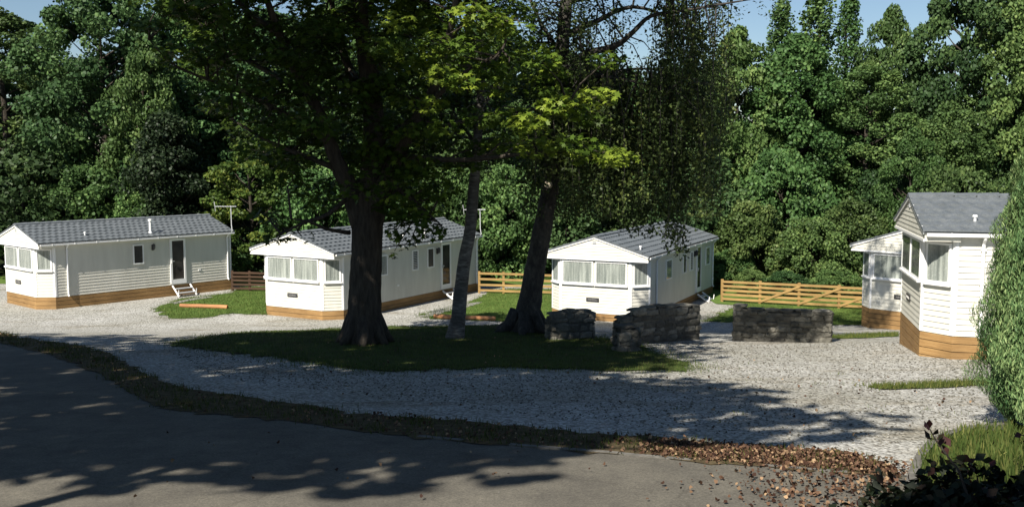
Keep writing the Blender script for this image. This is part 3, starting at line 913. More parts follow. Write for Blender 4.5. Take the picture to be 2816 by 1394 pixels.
# ------------------------------------------------------------------ rubble walls
def stone_wall(label, pa, pb, heights, thick=0.42, cap=0.0, pillar=False):
    """rubble wall between two places on the ground; heights = list of top heights along it"""
    a, b = G(*pa), G(*pb)
    L = math.hypot(b.x - a.x, b.y - a.y)
    ang = math.atan2(b.y - a.y, b.x - a.x)
    t = thing('stone_wall', label, 'wall', (a.x, a.y, a.z), ang, 'low rubble stone walls on the gravel')
    rr = random.Random(int(pa[0]))
    top = lambda x: np.interp(x / L, np.linspace(0, 1, len(heights)), heights)
    gz = lambda x: hz(a.x + (b.x - a.x) * x / L, a.y + (b.y - a.y) * x / L) - a.z
    mb = MB()
    def rock(cx, cy, cz, dx, dy, dz):
        tint = rr.random()
        bm = bmesh.new()
        bmesh.ops.create_icosphere(bm, subdivisions=2, radius=1)
        ox, oy, oz = (rr.uniform(0, 50) for _ in range(3))
        vs = []
        for v in bm.verts:
            c = v.co
            k = max(abs(c.x), abs(c.y), abs(c.z))
            q = c * (0.22 + 0.78 / k) * 0.93
            j = 1 + 0.10 * math.sin(5 * q.x + ox) * math.sin(5 * q.y + oy) + 0.06 * math.sin(9 * q.z + oz)
            vs.append((cx + q.x * dx / 2 * j, cy + q.y * dy / 2 * j, cz + q.z * dz / 2 * j))
        fs = [[v.index for v in f.verts] for f in bm.faces]
        bm.free()
        mb.add(vs, fs, tint)
    z = -0.05
    hmax = max(heights) + 0.1
    while z < hmax:
        rh = rr.uniform(0.09, 0.2)
        for side in (-1, 1):
            x = rr.uniform(-0.15, 0)
            while x < L:
                wd = rr.uniform(0.14, 0.46)
                x1 = min(x + wd, L); xa = max(x, 0)
                if x1 - xa > 0.05:
                    xm = (xa + x1) / 2
                    if z + rh * 0.7 < top(xm) :
                        rock(xm, side * thick * 0.25 + rr.uniform(-.03, .03), gz(xm) + z + rh / 2 + rr.uniform(-.035, .035), (x1 - xa) * rr.uniform(1.05, 1.25), thick * 0.54, rh * rr.uniform(1.0, 1.55))
                x += wd
        z += rh
    # mortar core
    k = 14
    for i in range(k):
        xa, xb = L * i / k + (0.04 if i == 0 else 0), L * (i + 1) / k - (0.04 if i == k - 1 else 0)
        ha = min(top(xa), top(xb)) - 0.03
        g = (gz(xa) + gz(xb)) / 2
        mb.add([(xa, -thick * .42, g - .3), (xb, -thick * .42, g - .3), (xb, thick * .42, g - .3), (xa, thick * .42, g - .3),
                (xa, -thick * .40, gz(xa) + top(xa) - .05), (xb, -thick * .40, gz(xb) + top(xb) - .05), (xb, thick * .40, gz(xb) + top(xb) - .05), (xa, thick * .40, gz(xa) + top(xa) - .05)],
               [(0, 1, 5, 4), (1, 2, 6, 5), (2, 3, 7, 6), (3, 0, 4, 7), (4, 5, 6, 7)], 0.25)
    mb.build('masonry', M['stone'], t, smooth=False)
    # rough coping
    mb2 = MB(); keep = mb
    mb = mb2
    x = 0.0
    while x < L - 0.05:
        wd = min(rr.uniform(0.3, 0.5), L - x)
        xm = x + wd / 2
        rock(xm, 0, gz(xm) + top(xm), wd * 1.10, thick * 0.96, 0.085)
        x += wd
    mb2.build('coping', M['stone'], t)
    return t
stone_wall('small squat stone wall standing beside the leaning dark birch trunk', (1508, 935), (1627, 931), [0.62, 0.74, 0.76, 0.68])
stone_wall('long dark stone wall with a rounded left end in front of a caravan', (1696, 948), (1912, 932), [0.60, 0.86, 0.92, 0.92, 0.88])
stone_wall('low stone stub with sunlit top in front of the long stone wall', (1692, 968), (1752, 966), [0.62, 0.60, 0.5], 0.5)
stone_wall('long dark stone wall in front of the orange fence, sloping to the right', (2016, 936), (2287, 940), [0.96, 0.82, 0.80, 0.79, 0.78])

# ------------------------------------------------------------------ trees: crowns of leaf clumps on real limbs
def clump_leaves(cen, rad, n, flat=0.55):
    """leaf positions and normals for one clump: mostly on its outer and upper side"""
    d = rng.normal(size=(n, 3))
    d /= np.linalg.norm(d, axis=1, keepdims=True)
    r = rng.uniform(0.35, 1.05, n) ** 0.6
    p = d * r[:, None] * np.array([1, 1, flat]) * rad
    nn = d * 0.55 + np.array([0, -.1, 0.35]) + rng.normal(size=(n, 3)) * 0.75
    return np.asarray(cen)[None, :] + p, nn

LIT = []      # sprays of the maple that the sun reaches

def background_tree(name, label, cat, hgt, rad, base, mat, nclump, per, lsize, crad, seed, loc=(0, 0, 0), narrow=1.0, group=None, flat=0.7, shape=SH_CLUMP, bark='bark'):
    rr = random.Random(seed)
    t = thing(name, label, cat, loc, 0, group)
    mb = MB()
    lean = (rr.uniform(-.4, .4), rr.uniform(-.4, .4))
    tp = [(lean[0] * u * u, lean[1] * u * u, hgt * 0.92 * u - 0.25) for u in np.linspace(0, 1, 8)]
    tr = [max(0.03, 0.035 * hgt * 0.55 * (1 - u) ** 0.8 + 0.02) for u in np.linspace(0, 1, 8)]
    tr[0] *= 1.5
    mb.tube(tp, tr, 9, 0.06)
    pos, nrm, tin = [], [], []
    for i in range(nclump):
        u = (i + rr.random()) / nclump
        z = base + (hgt - base) * u
        prof = math.sin(math.pi * min(1, (0.12 + 0.88 * u)) ** 0.85) ** 0.6 if narrow >= 1 else (1 - u) ** 0.6 * (0.5 + u)
        a = i * 2.39996 + rr.uniform(-.5, .5)
        rq = rad * max(0.06, prof) * math.sqrt(rr.uniform(0.12, 1.0)) * rr.uniform(0.85, 1.12)
        c = Vector((rq * math.cos(a), rq * math.sin(a), z + rr.uniform(-.3, .3)))
        wc = c + Vector(loc)
        if any(0 < (wc - l).dot(sdir) and (wc - l - sdir * (wc - l).dot(sdir)).length < 1.15 for l in LIT): continue   # a gap the sun comes through
        cr = crad * rr.uniform(0.7, 1.3) * (0.75 + 0.35 * prof)
        p, nn = clump_leaves(c, cr, int(per * rr.uniform(0.7, 1.25)), flat)
        pos.append(p); nrm.append(nn)
        tin.append(np.clip(rng.normal(rr.uniform(0.22, 0.72), 0.16, len(p)), 0, 1))
        if i % 2 == 0:
            z0 = max(base * 0.7, z - rq * 0.55 - 0.4)
            q0 = Vector((lean[0] * (z0 / hgt) ** 2, lean[1] * (z0 / hgt) ** 2, z0))
            mid = (q0 + c) / 2 + Vector((0, 0, -0.15))
            r0 = 0.012 * hgt * 0.35 * (1 - 0.6 * u)
            mb.tube([q0, mid, c], [r0 + .02, r0 * .7 + .012, .012], 5, 0, False)
    mb.build('trunk', M[bark], t, smooth=True)
    pos, nrm, tin = np.concatenate(pos), np.concatenate(nrm), np.concatenate(tin)
    leaves('crown', pos, nrm, rng.uniform(0.7, 1.3, len(pos)) * lsize, tin, shape, M[mat], t)
    return t

PROTO = {}
def proto(kind, label, loc):
    g = {'shrub': 'shrubs at the foot of the wood'}.get(kind.split('_')[0], 'trees of the wood behind the caravans')
    if kind == 'dark':   return background_tree('broadleaf_tree', label, 'tree', 14, 4.6, 2.0, 'lf_dark', 150, 330, 0.175, .82, 1, loc, group=g)
    if kind == 'mid':    return background_tree('broadleaf_tree', label, 'tree', 13, 4.2, 1.5, 'lf_mid', 145, 330, 0.17, .78, 2, loc, group=g)
    if kind == 'pale':   return background_tree('broadleaf_tree', label, 'tree', 10, 3.4, 1.5, 'lf_pale', 95, 310, 0.155, .72, 3, loc, group=g)
    if kind == 'ash':    return background_tree('ash_tree', label, 'tree', 16, 4.2, 4.0, 'lf_mid', 90, 330, 0.17, .85, 4, loc, group=g)
    if kind == 'spire':  return background_tree('poplar_tree', label, 'tree', 14, 1.15, 2.0, 'lf_mid', 110, 90, 0.13, 0.40, 5, loc, narrow=0.5, group=g, flat=1.5)
    if kind == 'yew':    return background_tree('yew_tree', label, 'tree', 8, 2.8, 0.5, 'lf_yew', 66, 400, 0.14, 0.8, 6, loc, narrow=0.5, group=g)
    if kind == 'yellow': return background_tree('young_maple', label, 'tree', 6.5, 2.7, 0.4, 'lf_yellow', 76, 240, 0.14, .56, 7, loc, group=g, flat=0.5)
    if kind == 'shrub_mid':   return background_tree('shrub', label, 'shrub', 4.4, 2.6, 0.2, 'lf_mid', 72, 270, 0.135, .60, 8, loc, group=g)
    if kind == 'shrub_dark':  return background_tree('shrub', label, 'shrub', 4.2, 2.4, 0.2, 'lf_dark', 72, 270, 0.135, .60, 9, loc, group=g)
    if kind == 'shrub_pale':  return background_tree('shrub', label, 'shrub', 3.6, 2.2, 0.2, 'lf_pale', 62, 260, 0.125, .52, 10, loc, group=g)
PH = dict(dark=14, mid=13, pale=10, ash=16, spire=14, yew=8, yellow=6.5, shrub_mid=4.4, shrub_dark=4.2, shrub_pale=3.6)
PR = dict(dark=4.6, mid=4.2, pale=3.4, ash=4.2, spire=1.2, yew=2.8, yellow=2.7, shrub_mid=2.6, shrub_dark=2.4, shrub_pale=2.2)
#    kind, px of the axis, py of the top, depth, half width in px, label
TREES = [
    ('dark', 275, -70, 56, 245, 'big dark green tree filling the left edge below the corner of sky'),
    ('ash', 10, 45, 62, 240, 'loose tree cut by the left edge of the frame above the caravan roof'),
    ('pale', 395, 130, 53, 130, 'pale green tree with yellowish top left of the maple crown'),
    ('yew', 455, 330, 51, 150, 'drooping dark yew above the far left caravan roof'),
    ('mid', 520, -60, 60, 200, 'tall tree behind the pale green tree at upper left'),
    ('yellow', 690, 395, 50.5, 155, 'yellow-green young maple right of the roof end of the far left caravan'),
    ('dark', 740, 40, 59, 240, 'dark tree behind the left limbs of the maple'),
    ('mid', 930, 10, 58, 220, 'green tree directly behind the thick maple trunk'),
    ('dark', 1150, 30, 58, 230, 'dark tree between the maple and the slim birch'),
    ('mid', 1350, 60, 57, 210, 'tree seen between the slim birch and the leaning birch'),
    ('dark', 1540, 150, 58, 200, 'dark tree behind the leaning birch trunk'),
    ('mid', 1720, 215, 58, 190, 'tree behind the hanging birch twigs above the stone wall caravan'),
    ('dark', 1890, 190, 60, 190, 'dark tree right of the hanging birch twigs'),
    ('pale', 2030, 95, 55, 150, 'lighter green tree below the left end of the open sky'),
    ('spire', 2150, 10, 58, 70, 'slim spire tree standing left of the poplar pair'),
    ('spire', 2250, -60, 58, 80, 'tallest slim poplar reaching the top edge of the frame'),
    ('spire', 2340, -20, 58, 62, 'slim poplar at the left side of the open sky patch'),
    ('mid', 2200, 120, 55, 190, 'rounded tree under the slim poplars'),
    ('mid', 2455, 45, 57, 120, 'twin-topped tree in the middle of the open sky patch'),
    ('ash', 2390, 190, 54, 180, 'loose tree with sky holes below the open sky patch'),
    ('dark', 2680, -110, 55, 190, 'tall dark tree right of the open sky patch'),
    ('mid', 2860, -60, 52, 190, 'tree cut by the right edge of the frame above the conifer'),
    ('mid', 2620, 300, 50, 150, 'green tree rising behind the roof of the nearest caravan'),
    ('pale', 2510, 370, 47, 100, 'lighter tree left of the nearest caravan ridge'),
]
SHRUBS = [
    ('shrub_dark', 60, 420, 52, 200, 'dark shrub above the front gable of the far left caravan'),
    ('shrub_mid', 250, 470, 51.5, 170, 'green shrub above the middle of the far left caravan roof'),
    ('shrub_pale', 370, 545, 50.5, 110, 'paler low shrub behind the white flue of the far left caravan'),
    ('shrub_mid', 880, 480, 50.5, 150, 'green shrub behind the roof left of the maple trunk'),
    ('shrub_dark', 1020, 520, 52, 140, 'dark shrub behind the maple trunk'),
    ('shrub_mid', 1240, 480, 50.5, 130, 'green shrub behind the slim birch stem'),
    ('shrub_mid', 1390, 470, 51, 140, 'green shrub over the rail fence between the middle caravans'),
    ('shrub_dark', 1560, 520, 51, 150, 'dark shrub behind the ridge of the stone wall caravan'),
    ('shrub_mid', 1740, 500, 52, 150, 'shrub beneath the hanging birch twigs'),
    ('shrub_dark', 1930, 440, 50, 160, 'dark shrub right of the stone wall caravan roof'),
    ('shrub_pale', 2075, 570, 46.5, 115, 'yellowing shrub behind the left end of the orange fence'),
    ('shrub_mid', 2010, 690, 46, 80, 'low bush at the left end of the orange fence'),
    ('shrub_mid', 2150, 430, 50, 150, 'tall green shrub above the middle of the orange fence'),
    ('shrub_mid', 2240, 610, 45, 110, 'green bush behind the middle posts of the orange fence'),
    ('shrub_mid', 2345, 560, 46, 120, 'green bush left of the shaded caravan roof'),
    ('shrub_dark', 2440, 480, 49, 130, 'dark shrub between the two right caravans roofs'),
    ('shrub_mid', 2640, 480, 44, 130, 'green shrub showing over the ridge of the nearest caravan'),
    ('shrub_pale', 2380, 660, 45, 90, 'lighter bush touching the corner of the shaded caravan'),
    ('shrub_mid', 2070, 745, 44, 60, 'low bush behind the first panel of the orange fence'),
    ('shrub_dark', 2160, 750, 43.5, 70, 'low dark bush behind the second panel of the orange fence'),
    ('shrub_mid', 2300, 745, 43, 75, 'low bush behind the last panels of the orange fence'),
    ('shrub_dark', 1440, 690, 51, 110, 'low dark bush behind the rail fence of the middle caravans'),
    ('shrub_dark', 690, 640, 51, 90, 'low dark bush in the gap between the two left caravans'),
]
def place(kind, px, pyt, Y, hw, label):
    top = P(px, pyt, Y)
    z0 = hz(top.x, Y)
    sz = (top.z - z0) / PH[kind]
    sr = (hw / F * Y) / PR[kind]
    loc = (top.x, Y, z0)
    if kind not in PROTO:
        o = PROTO[kind] = proto(kind, label, loc)
        o.scale = (sr, sr, sz)
    else:
        o = copy_tree(PROTO[kind], loc, random.uniform(0, 6.28), (sr, sr, sz))
        o['label'] = label
    return o
for a in TREES + SHRUBS: place(*a)

# the far side of the wood, one mass
pos, nrm, tin = [], [], []
for i in range(230):
    X = random.uniform(-46, 46); Y = random.uniform(63, 76)
    u = X / Y
    topz = 10.5 + 2.0 * math.sin(X * 0.35) + random.uniform(-1.5, 1.0)
    if 0.17 < u < 0.40: topz -= 2.5
    z = hz(X, Y) + (topz - hz(X, Y)) * random.random() ** 0.8
    p, nn = clump_leaves((X, Y, z), random.uniform(1.4, 2.4), 150, 0.75)
    pos.append(p); nrm.append(nn); tin.append(np.clip(rng.normal(random.uniform(.1, .5), .15, len(p)), 0, 1))
pos, nrm, tin = map(np.concatenate, (pos, nrm, tin))
tag(leaves('woodland', pos, nrm, rng.uniform(0.35, 0.55, len(pos)), tin, SH_CLUMP, M['lf_dark']),
    'dark mass of woodland farther up behind the tree row', 'woodland', kind='stuff')

# ------------------------------------------------------------------ foreground trees
def shades_front(c):
    """would a leaf clump at c throw its shadow on the sunlit front of one of the middle caravans?"""
    for k, (xa, xb) in ((1, (-2.9, 2.9)), (2, (-3.0, 2.1))):
        cv = cvs[k]; a = cv.rotation_euler.z
        ay = Vector((-math.sin(a), math.cos(a), 0)); ax = Vector((math.cos(a), math.sin(a), 0))
        o = Vector(cv.location); d = -sdir
        t = (o - c).dot(ay) / d.dot(ay)
        if t < 0: continue
        q = c + d * t
        if xa < (q - o).dot(ax) < xb and -0.4 < q.z - o.z < 4.3: return True
    return False

def clear(c):
    """move a clump a little nearer until it no longer shades a caravan front"""
    o = Vector((0, 0, CAMZ))
    for k in (1.0, .94, .88, .83, .78):
        q = o + (Vector(c) - o) * k
        if not shades_front(q): return q
    return None

class LimbTree:
    def __init__(s, name, label, base_px, mat):
        s.base = G(*base_px)
        s.t = thing(name, label, 'tree', s.base)
        s.mb = MB(); s.mat = mat; s.nodes = []
        s.pos, s.nrm, s.tin, s.siz = [], [], [], []
    def limb(s, pts, k=4, n=10, wob=0.05, leafy=True):
        """pts: (px, py, depth, radius)"""
        ps = [P(q[0], q[1], q[2]) - s.base for q in pts]
        op, orr = subdiv(ps, [q[3] for q in pts], k)
        s.mb.tube(op, orr, n, wob)
        for q, r in zip(op, orr):
            if r < 0.22: s.nodes.append(q)
    def clump(s, c, rad, n, size, tmean, flat=0.4, twig=True):
        c = clear(c)
        if c is None: return
        c = c - s.base
        if twig and s.nodes:
            q = min(s.nodes, key=lambda v: (v - c).length_squared)
            if 0.2 < (q - c).length < 1.7:
                mid = (q + c) / 2 + Vector((random.uniform(-.15, .15), random.uniform(-.15, .15), random.uniform(-.05, .25)))
                s.mb.tube([q, mid, c], [0.03, 0.02, 0.008], 4, 0, False)
        p, nn = clump_leaves(c, rad, n, flat)
        nn = np.column_stack((nn[:, 0] * .6, nn[:, 1] * .6 - 0.15, np.abs(nn[:, 2]) + 0.4))
        s.pos.append(p); s.nrm.append(nn); s.siz.append(rng.uniform(.7, 1.25, n) * size); s.tin.append(np.clip(rng.normal(tmean, .13, n), 0, 1))
    def done(s, shape, leafmat):
        s.mb.build('trunk', M[s.mat], s.t, smooth=True)
        leaves('crown', np.concatenate(s.pos), np.concatenate(s.nrm), np.concatenate(s.siz), np.concatenate(s.tin), shape, M[leafmat], s.t)

def in_poly(x, y, poly):
    c = False
    for i in range(len(poly)):
        (x1, y1), (x2, y2) = poly[i], poly[i - 1]
        if (y1 > y) != (y2 > y) and x < (x2 - x1) * (y - y1) / (y2 - y1) + x1: c = not c
    return c

mp = LimbTree('maple_tree', 'large maple with a thick dark forked trunk in the middle of the grass mound', (1003, 945), 'bark')
Y0 = mp.base.y
mp.limb([(1003, 968, Y0, .58), (1003, 940, Y0, .49), (1003, 905, Y0, .44), (1003, 850, Y0, .405), (1005, 780, Y0, .38), (1008, 700, Y0, .37), (1010, 620, Y0, .37), (1012, 555, Y0, .375), (1020, 500, Y0, .32)], 4, 16, 0.04)
for a in range(7):   # root flare
    an = a * 0.9 + 0.3
    q = mp.base + Vector((math.cos(an) * .74, math.sin(an) * .74, 0))
    q.z = hz(q.x, q.y)
    mp.mb.tube([Vector((math.cos(an) * .20, math.sin(an) * .20, .9)), Vector((math.cos(an) * .34, math.sin(an) * .34, .5)), Vector((math.cos(an) * .48, math.sin(an) * .48, .2)), q - mp.base + Vector((0, 0, -.06))], [.14, .17, .14, .05], 8, .05)
mp.limb([(1012, 570, Y0, .37), (1025, 470, Y0, .29), (1030, 400, Y0, .26), (1020, 250, Y0 + .3, .24), (1005, 150, Y0 + .3, .2), (995, 60, Y0 + .2, .17), (988, -60, Y0, .13), (985, -240, Y0, .07)])
mp.limb([(1000, 620, Y0, .31), (962, 520, Y0 - .2, .23), (925, 440, Y0 - .4, .18), (890, 340, Y0 - .6, .14), (850, 260, Y0 - .8, .14), (810, 190, Y0 - 1, .11), (770, 100, Y0 - 1.2, .09), (720, -40, Y0 - 1.3, .06)])
mp.limb([(1018, 610, Y0, .31), (1062, 500, Y0 - .2, .21), (1090, 430, Y0 - .3, .17), (1120, 380, Y0 - .5, .14), (1160, 300, Y0 - .8, .13), (1200, 230, Y0 - 1.1, .1), (1230, 120, Y0 - 1.4, .07), (1260, -40, Y0 - 1.6, .05)])
mp.limb([(1022, 320, Y0 + .3, .16), (965, 200, Y0 + .8, .11), (930, 100, Y0 + 1.2, .08), (900, -60, Y0 + 1.6, .05)], 3, 8)
for q in ([(905, 390, Y0 - .5, .1), (800, 325, Y0 - .9, .07), (700, 270, Y0 - 1.3, .055), (600, 230, Y0 - 1.6, .04), (480, 180, Y0 - 2, .025), (410, 110, Y0 - 2.2, .012)],
          [(940, 470, Y0 - .4, .09), (840, 430, Y0 - .2, .06), (740, 390, Y0, .045), (640, 330, Y0 + .4, .02)],
          [(850, 260, Y0 - .8, .08), (740, 200, Y0 + .2, .06), (620, 130, Y0 + .8, .04), (520, 40, Y0 + 1.2, .02)],
          [(962, 540, Y0 - .3, .07), (900, 590, Y0 - .9, .05), (830, 615, Y0 - 1.3, .035), (760, 650, Y0 - 1.6, .015)],
          [(960, 640, Y0 - .3, .06), (900, 630, Y0 - 1, .04), (850, 610, Y0 - 1.4, .03), (790, 600, Y0 - 1.8, .012)],
          [(1065, 500, Y0 - .2, .07), (1130, 545, Y0 - .4, .05), (1180, 590, Y0 - .6, .03), (1215, 620, Y0 - .7, .012)],
          [(1120, 380, Y0 - .5, .09), (1250, 340, Y0 - 1.3, .06), (1400, 310, Y0 - 2.2, .045), (1560, 290, Y0 - 3, .02)],
          [(1160, 300, Y0 - .8, .08), (1280, 200, Y0 - 1.8, .055), (1380, 140, Y0 - 2.6, .035), (1390, 60, Y0 - 3, .015)],
          [(1090, 430, Y0 - .3, .09), (1280, 440, Y0 - 1.4, .06), (1480, 420, Y0 - 2.6, .04), (1690, 420, Y0 - 3.4, .018)],
          [(1005, 150, Y0, .08), (1100, 60, Y0 + .8, .06), (1250, 20, Y0 + 1.4, .03)],
          [(1030, 400, Y0 + .1, .09), (1130, 330, Y0 + 1, .06), (1280, 280, Y0 + 1.8, .03)],
          [(770, 100, Y0 - 1.2, .07), (660, 10, Y0 - .8, .05), (560, -120, Y0 - .4, .035), (470, -290, Y0, .015)],
          [(1230, 120, Y0 - 1.4, .06), (1310, 0, Y0 - .9, .04), (1370, -190, Y0 - .5, .02)],
          [(890, 340, Y0 - .6, .08), (840, 380, Y0 + .8, .05), (760, 460, Y0 + 1.2, .03)]):
    mp.limb(q, 4, 6, 0.03)
MAPLE_REG = [(400, -330), (390, 110), (520, 190), (600, 320), (690, 410), (800, 480), (850, 560), (900, 570), (1000, 520), (1090, 590), (1200, 610), (1230, 540), (1300, 480),
             (1480, 440), (1640, 330), (1500, 170), (1400, -60), (1250, -330)]
for x, y, n in ((1285, 40, 50), (1340, 62, 60), (1385, 75, 30), (1190, 120, 40), (1250, 145, 50), (1345, 195, 60), (1400, 200, 40), (1090, 60, 30), (1230, 175, 40), (1410, 320, 50),
             (1455, 335, 50), (1530, 290, 60), (1575, 305, 60), (1640, 268, 40), (1535, 402, 40), (1570, 425, 30), (1660, 420, 40), (1695, 432, 50), (1665, 170, 30), (1230, 350, 30), (1490, 170, 30), (1360, 245, 30), (1130, 150, 40), (1160, 180, 40), (1210, 210, 40), (1270, 230, 40), (1300, 120, 40), (1060, 130, 30), (1330, 330, 30), (1440, 90, 30), (1180, 290, 30), (1470, 410, 30), (1600, 400, 30)):
    c_ = P(x, y, Y0 - random.uniform(3.0, 4.4)); LIT.append(c_)
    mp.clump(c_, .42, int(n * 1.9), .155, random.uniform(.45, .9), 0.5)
cnt = 0
while cnt < 560:
    x, y = random.uniform(390, 1650), random.uniform(-330, 620)
    if not in_poly(x, y, MAPLE_REG): continue
    dens = 1.0
    if x > 1250: dens = 0.45
    if y > 430: dens = 0.95
    if x < 560 and y > 100: dens = 0.5
    if random.random() > dens: continue
    Y = Y0 + random.uniform(-3.2 if x < 880 else -1.6, 3.6)
    c_ = P(x, y, Y)
    if any(0 < (c_ - l).dot(sdir) and (c_ - l - sdir * (c_ - l).dot(sdir)).length < .95 for l in LIT): continue
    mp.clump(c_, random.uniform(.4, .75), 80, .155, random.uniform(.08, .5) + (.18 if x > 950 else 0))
    cnt += 1
for x, y, n in ((760, 655, 16), (790, 640, 14), (745, 600, 24), (830, 650, 8), (720, 585, 30), (1110, 600, 40), (1150, 620, 40), (1190, 640, 30), (1085, 640, 24), (1085, 690, 10), (1060, 570, 50), (1130, 660, 14)):
    mp.clump(P(x, y, Y0 - random.uniform(.3, 1.5)), .33, n, .18, random.uniform(.1, .4), 0.6)
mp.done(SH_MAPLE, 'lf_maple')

bi = LimbTree('birch_tree', 'slim pale-barked birch leaning right of the thick maple trunk', (1252, 932), 'birch')
Y1 = bi.base.y
bi.limb([(1250, 945, Y1, .30), (1252, 925, Y1, .24), (1260, 875, Y1, .185), (1268, 790, Y1, .165), (1280, 700, Y1, .155), (1292, 640, Y1, .148), (1299, 560, Y1, .138), (1306, 480, Y1, .128), (1312, 400, Y1, .118),
         (1320, 300, Y1, .105), (1325, 150, Y1, .09), (1330, 0, Y1, .07), (1335, -200, Y1, .04)], 4, 12, 0.03)
for q in ([(1312, 400, Y1, .05), (1260, 330, Y1 + .5, .03), (1220, 250, Y1 + 1, .015)], [(1320, 300, Y1, .05), (1380, 220, Y1 - .5, .03), (1430, 160, Y1 - .8, .015)],
          [(1325, 150, Y1, .05), (1270, 60, Y1 + .5, .03), (1240, -40, Y1 + .8, .015)], [(1308, 440, Y1, .04), (1360, 400, Y1 + .6, .02), (1400, 390, Y1 + .9, .01)]):
    bi.limb(q, 3, 6, 0.03)
for i in range(60):
    x, y = random.gauss(1315, 75), random.uniform(-250, 480)
    bi.clump(P(x, y, Y1 + random.uniform(-1.2, 1.4)), random.uniform(.3, .5), 40, .10, random.uniform(.1, .5), 0.7)
bi.done(SH_LEAF, 'lf_birch')

bt = LimbTree('birch_tree', 'old dark-barked birch leaning by the small stone wall with long hanging twigs', (1443, 912), 'oldbirch')
Y2 = bt.base.y
bt.limb([(1440, 935, Y2, .66), (1443, 912, Y2, .50), (1450, 875, Y2, .35), (1462, 800, Y2, .295), (1475, 720, Y2, .265), (1490, 640, Y2, .25), (1505, 560, Y2, .235), (1515, 500, Y2, .225), (1524, 400, Y2, .235), (1535, 250, Y2, .205),
         (1545, 150, Y2, .185), (1555, 30, Y2, .16), (1565, -120, Y2, .12), (1575, -330, Y2, .07)], 4, 14, 0.05)
for an in (0.2, 1.5, 2.7, 3.6, 4.6, 5.6):
    q = bt.base + Vector((math.cos(an) * .95, math.sin(an) * .95, 0)); q.z = hz(q.x, q.y)
    bt.mb.tube([Vector((math.cos(an) * .28, math.sin(an) * .28, .55)), Vector((math.cos(an) * .5, math.sin(an) * .5, .16)), q - bt.base + Vector((0, 0, -.06))], [.16, .15, .06], 7, .05)
BR = ([(1540, 200, Y2, .12), (1610, 150, Y2 - .4, .10), (1690, 128, Y2 - .8, .085), (1740, 90, Y2 - 1, .07), (1790, 45, Y2 - 1.2, .055), (1880, 30, Y2 - 1.5, .04), (2000, 10, Y2 - 1.8, .025), (2120, -10, Y2 - 2, .01)],
      [(1556, 10, Y2, .1), (1680, -30, Y2 - .3, .08), (1820, -20, Y2 - .5, .06), (1960, -40, Y2 - .6, .04), (2150, -20, Y2 - .7, .015)],
      [(1550, 100, Y2, .1), (1640, 60, Y2 + .6, .07), (1740, 20, Y2 + 1.2, .05), (1860, 60, Y2 + 1.6, .03), (1960, 150, Y2 + 1.8, .012)],
      [(1530, 300, Y2, .1), (1600, 230, Y2 + .5, .07), (1680, 200, Y2 + .9, .05), (1780, 190, Y2 + 1.2, .03), (1880, 210, Y2 + 1.4, .012)],
      [(1535, 250, Y2, .08), (1620, 210, Y2 - .8, .06), (1720, 220, Y2 - 1.2, .04), (1840, 250, Y2 - 1.4, .012)],
      [(1545, 150, Y2, .07), (1490, 70, Y2 + .5, .05), (1440, -40, Y2 + .9, .02)])
for q in BR: bt.limb(q, 4, 6, 0.05)
# hanging twigs with small leaves
up_nodes = [v for v in bt.nodes]
def strand(x, ya, yb, Y, dens, size=.10, tm=.35):
    for k in range(5):
        a, b = P(x, ya, Y), P(x + random.uniform(-14, 14), yb, Y)
        if not (shades_front(a) or shades_front(b) or shades_front((a + b) / 2)): break
        Y -= 1.2
    else: return
    a, b = a - bt.base, b - bt.base
    q = min(up_nodes, key=lambda v: (v - a).length_squared)
    if .15 < (q - a).length < 1.6: bt.mb.tube([q, (q + a) / 2 + Vector((0, 0, .15)), a], [.022, .016, .01], 4, 0, False)
    m1 = a + (b - a) * .5 + Vector((random.uniform(-.12, .12), random.uniform(-.12, .12), 0))
    bt.mb.tube([a, m1, b], [.012, .009, .004], 3, 0, False)
    L = (b - a).length
    n = int(L * dens)
    u = rng.random(n)
    p = np.array(a)[None] * ((1 - u) ** 2)[:, None] + np.array(m1)[None] * (2 * u * (1 - u))[:, None] + np.array(b)[None] * (u ** 2)[:, None]
    p = p + rng.normal(size=(n, 3)) * np.array([.12, .12, .05])
    nn = rng.normal(size=(n, 3)) + np.array([0, -.3, .25])
    bt.pos.append(p); bt.nrm.append(nn); bt.siz.append(rng.uniform(.7, 1.3, n) * size); bt.tin.append(np.clip(rng.normal(tm, .15, n), 0, 1))
for i in range(280):
    x = random.choice((random.gauss(1760, 120), random.gauss(1560, 50), random.gauss(1660, 35), random.gauss(1830, 40), random.gauss(1930, 45)))
    ya = random.uniform(150, 340) if random.random() < .9 else random.uniform(-40, 120)
    if 1830 < x and random.random() < .5: ya -= 190
    yb = min(ya + random.uniform(120, 380), 600)
    strand(x, ya, yb, Y2 + random.uniform(-2.2, 2.2), 70, tm=random.uniform(.25, .75))
for i in range(95):
    q_ = random.choice(bt.nodes) + bt.base
    if q_.z > 8.0: bt.clump(q_ + Vector((random.gauss(0, .35), random.gauss(0, .35), random.uniform(-.55, .2))), random.uniform(.2, .38), 26, .09, random.uniform(.2, .5), 1.1, False)
for x, ya, yb in ((1640, 380, 600), (1700, 300, 560), (1735, 350, 650), (1755, 400, 610), (1800, 330, 640), (1815, 380, 600), (1850, 360, 700), (1868, 380, 660), (1890, 300, 560), (1930, 250, 520), (1840, 420, 690), (1858, 430, 715), (1846, 460, 670), (1870, 450, 700), (1765, 420, 645), (1722, 430, 640), (1655, 450, 625), (1668, 440, 600), (1790, 430, 655), (1835, 480, 660), (1880, 420, 640)):
    strand(x, ya, yb, Y2 + random.uniform(-1, 1), 85, tm=.25)
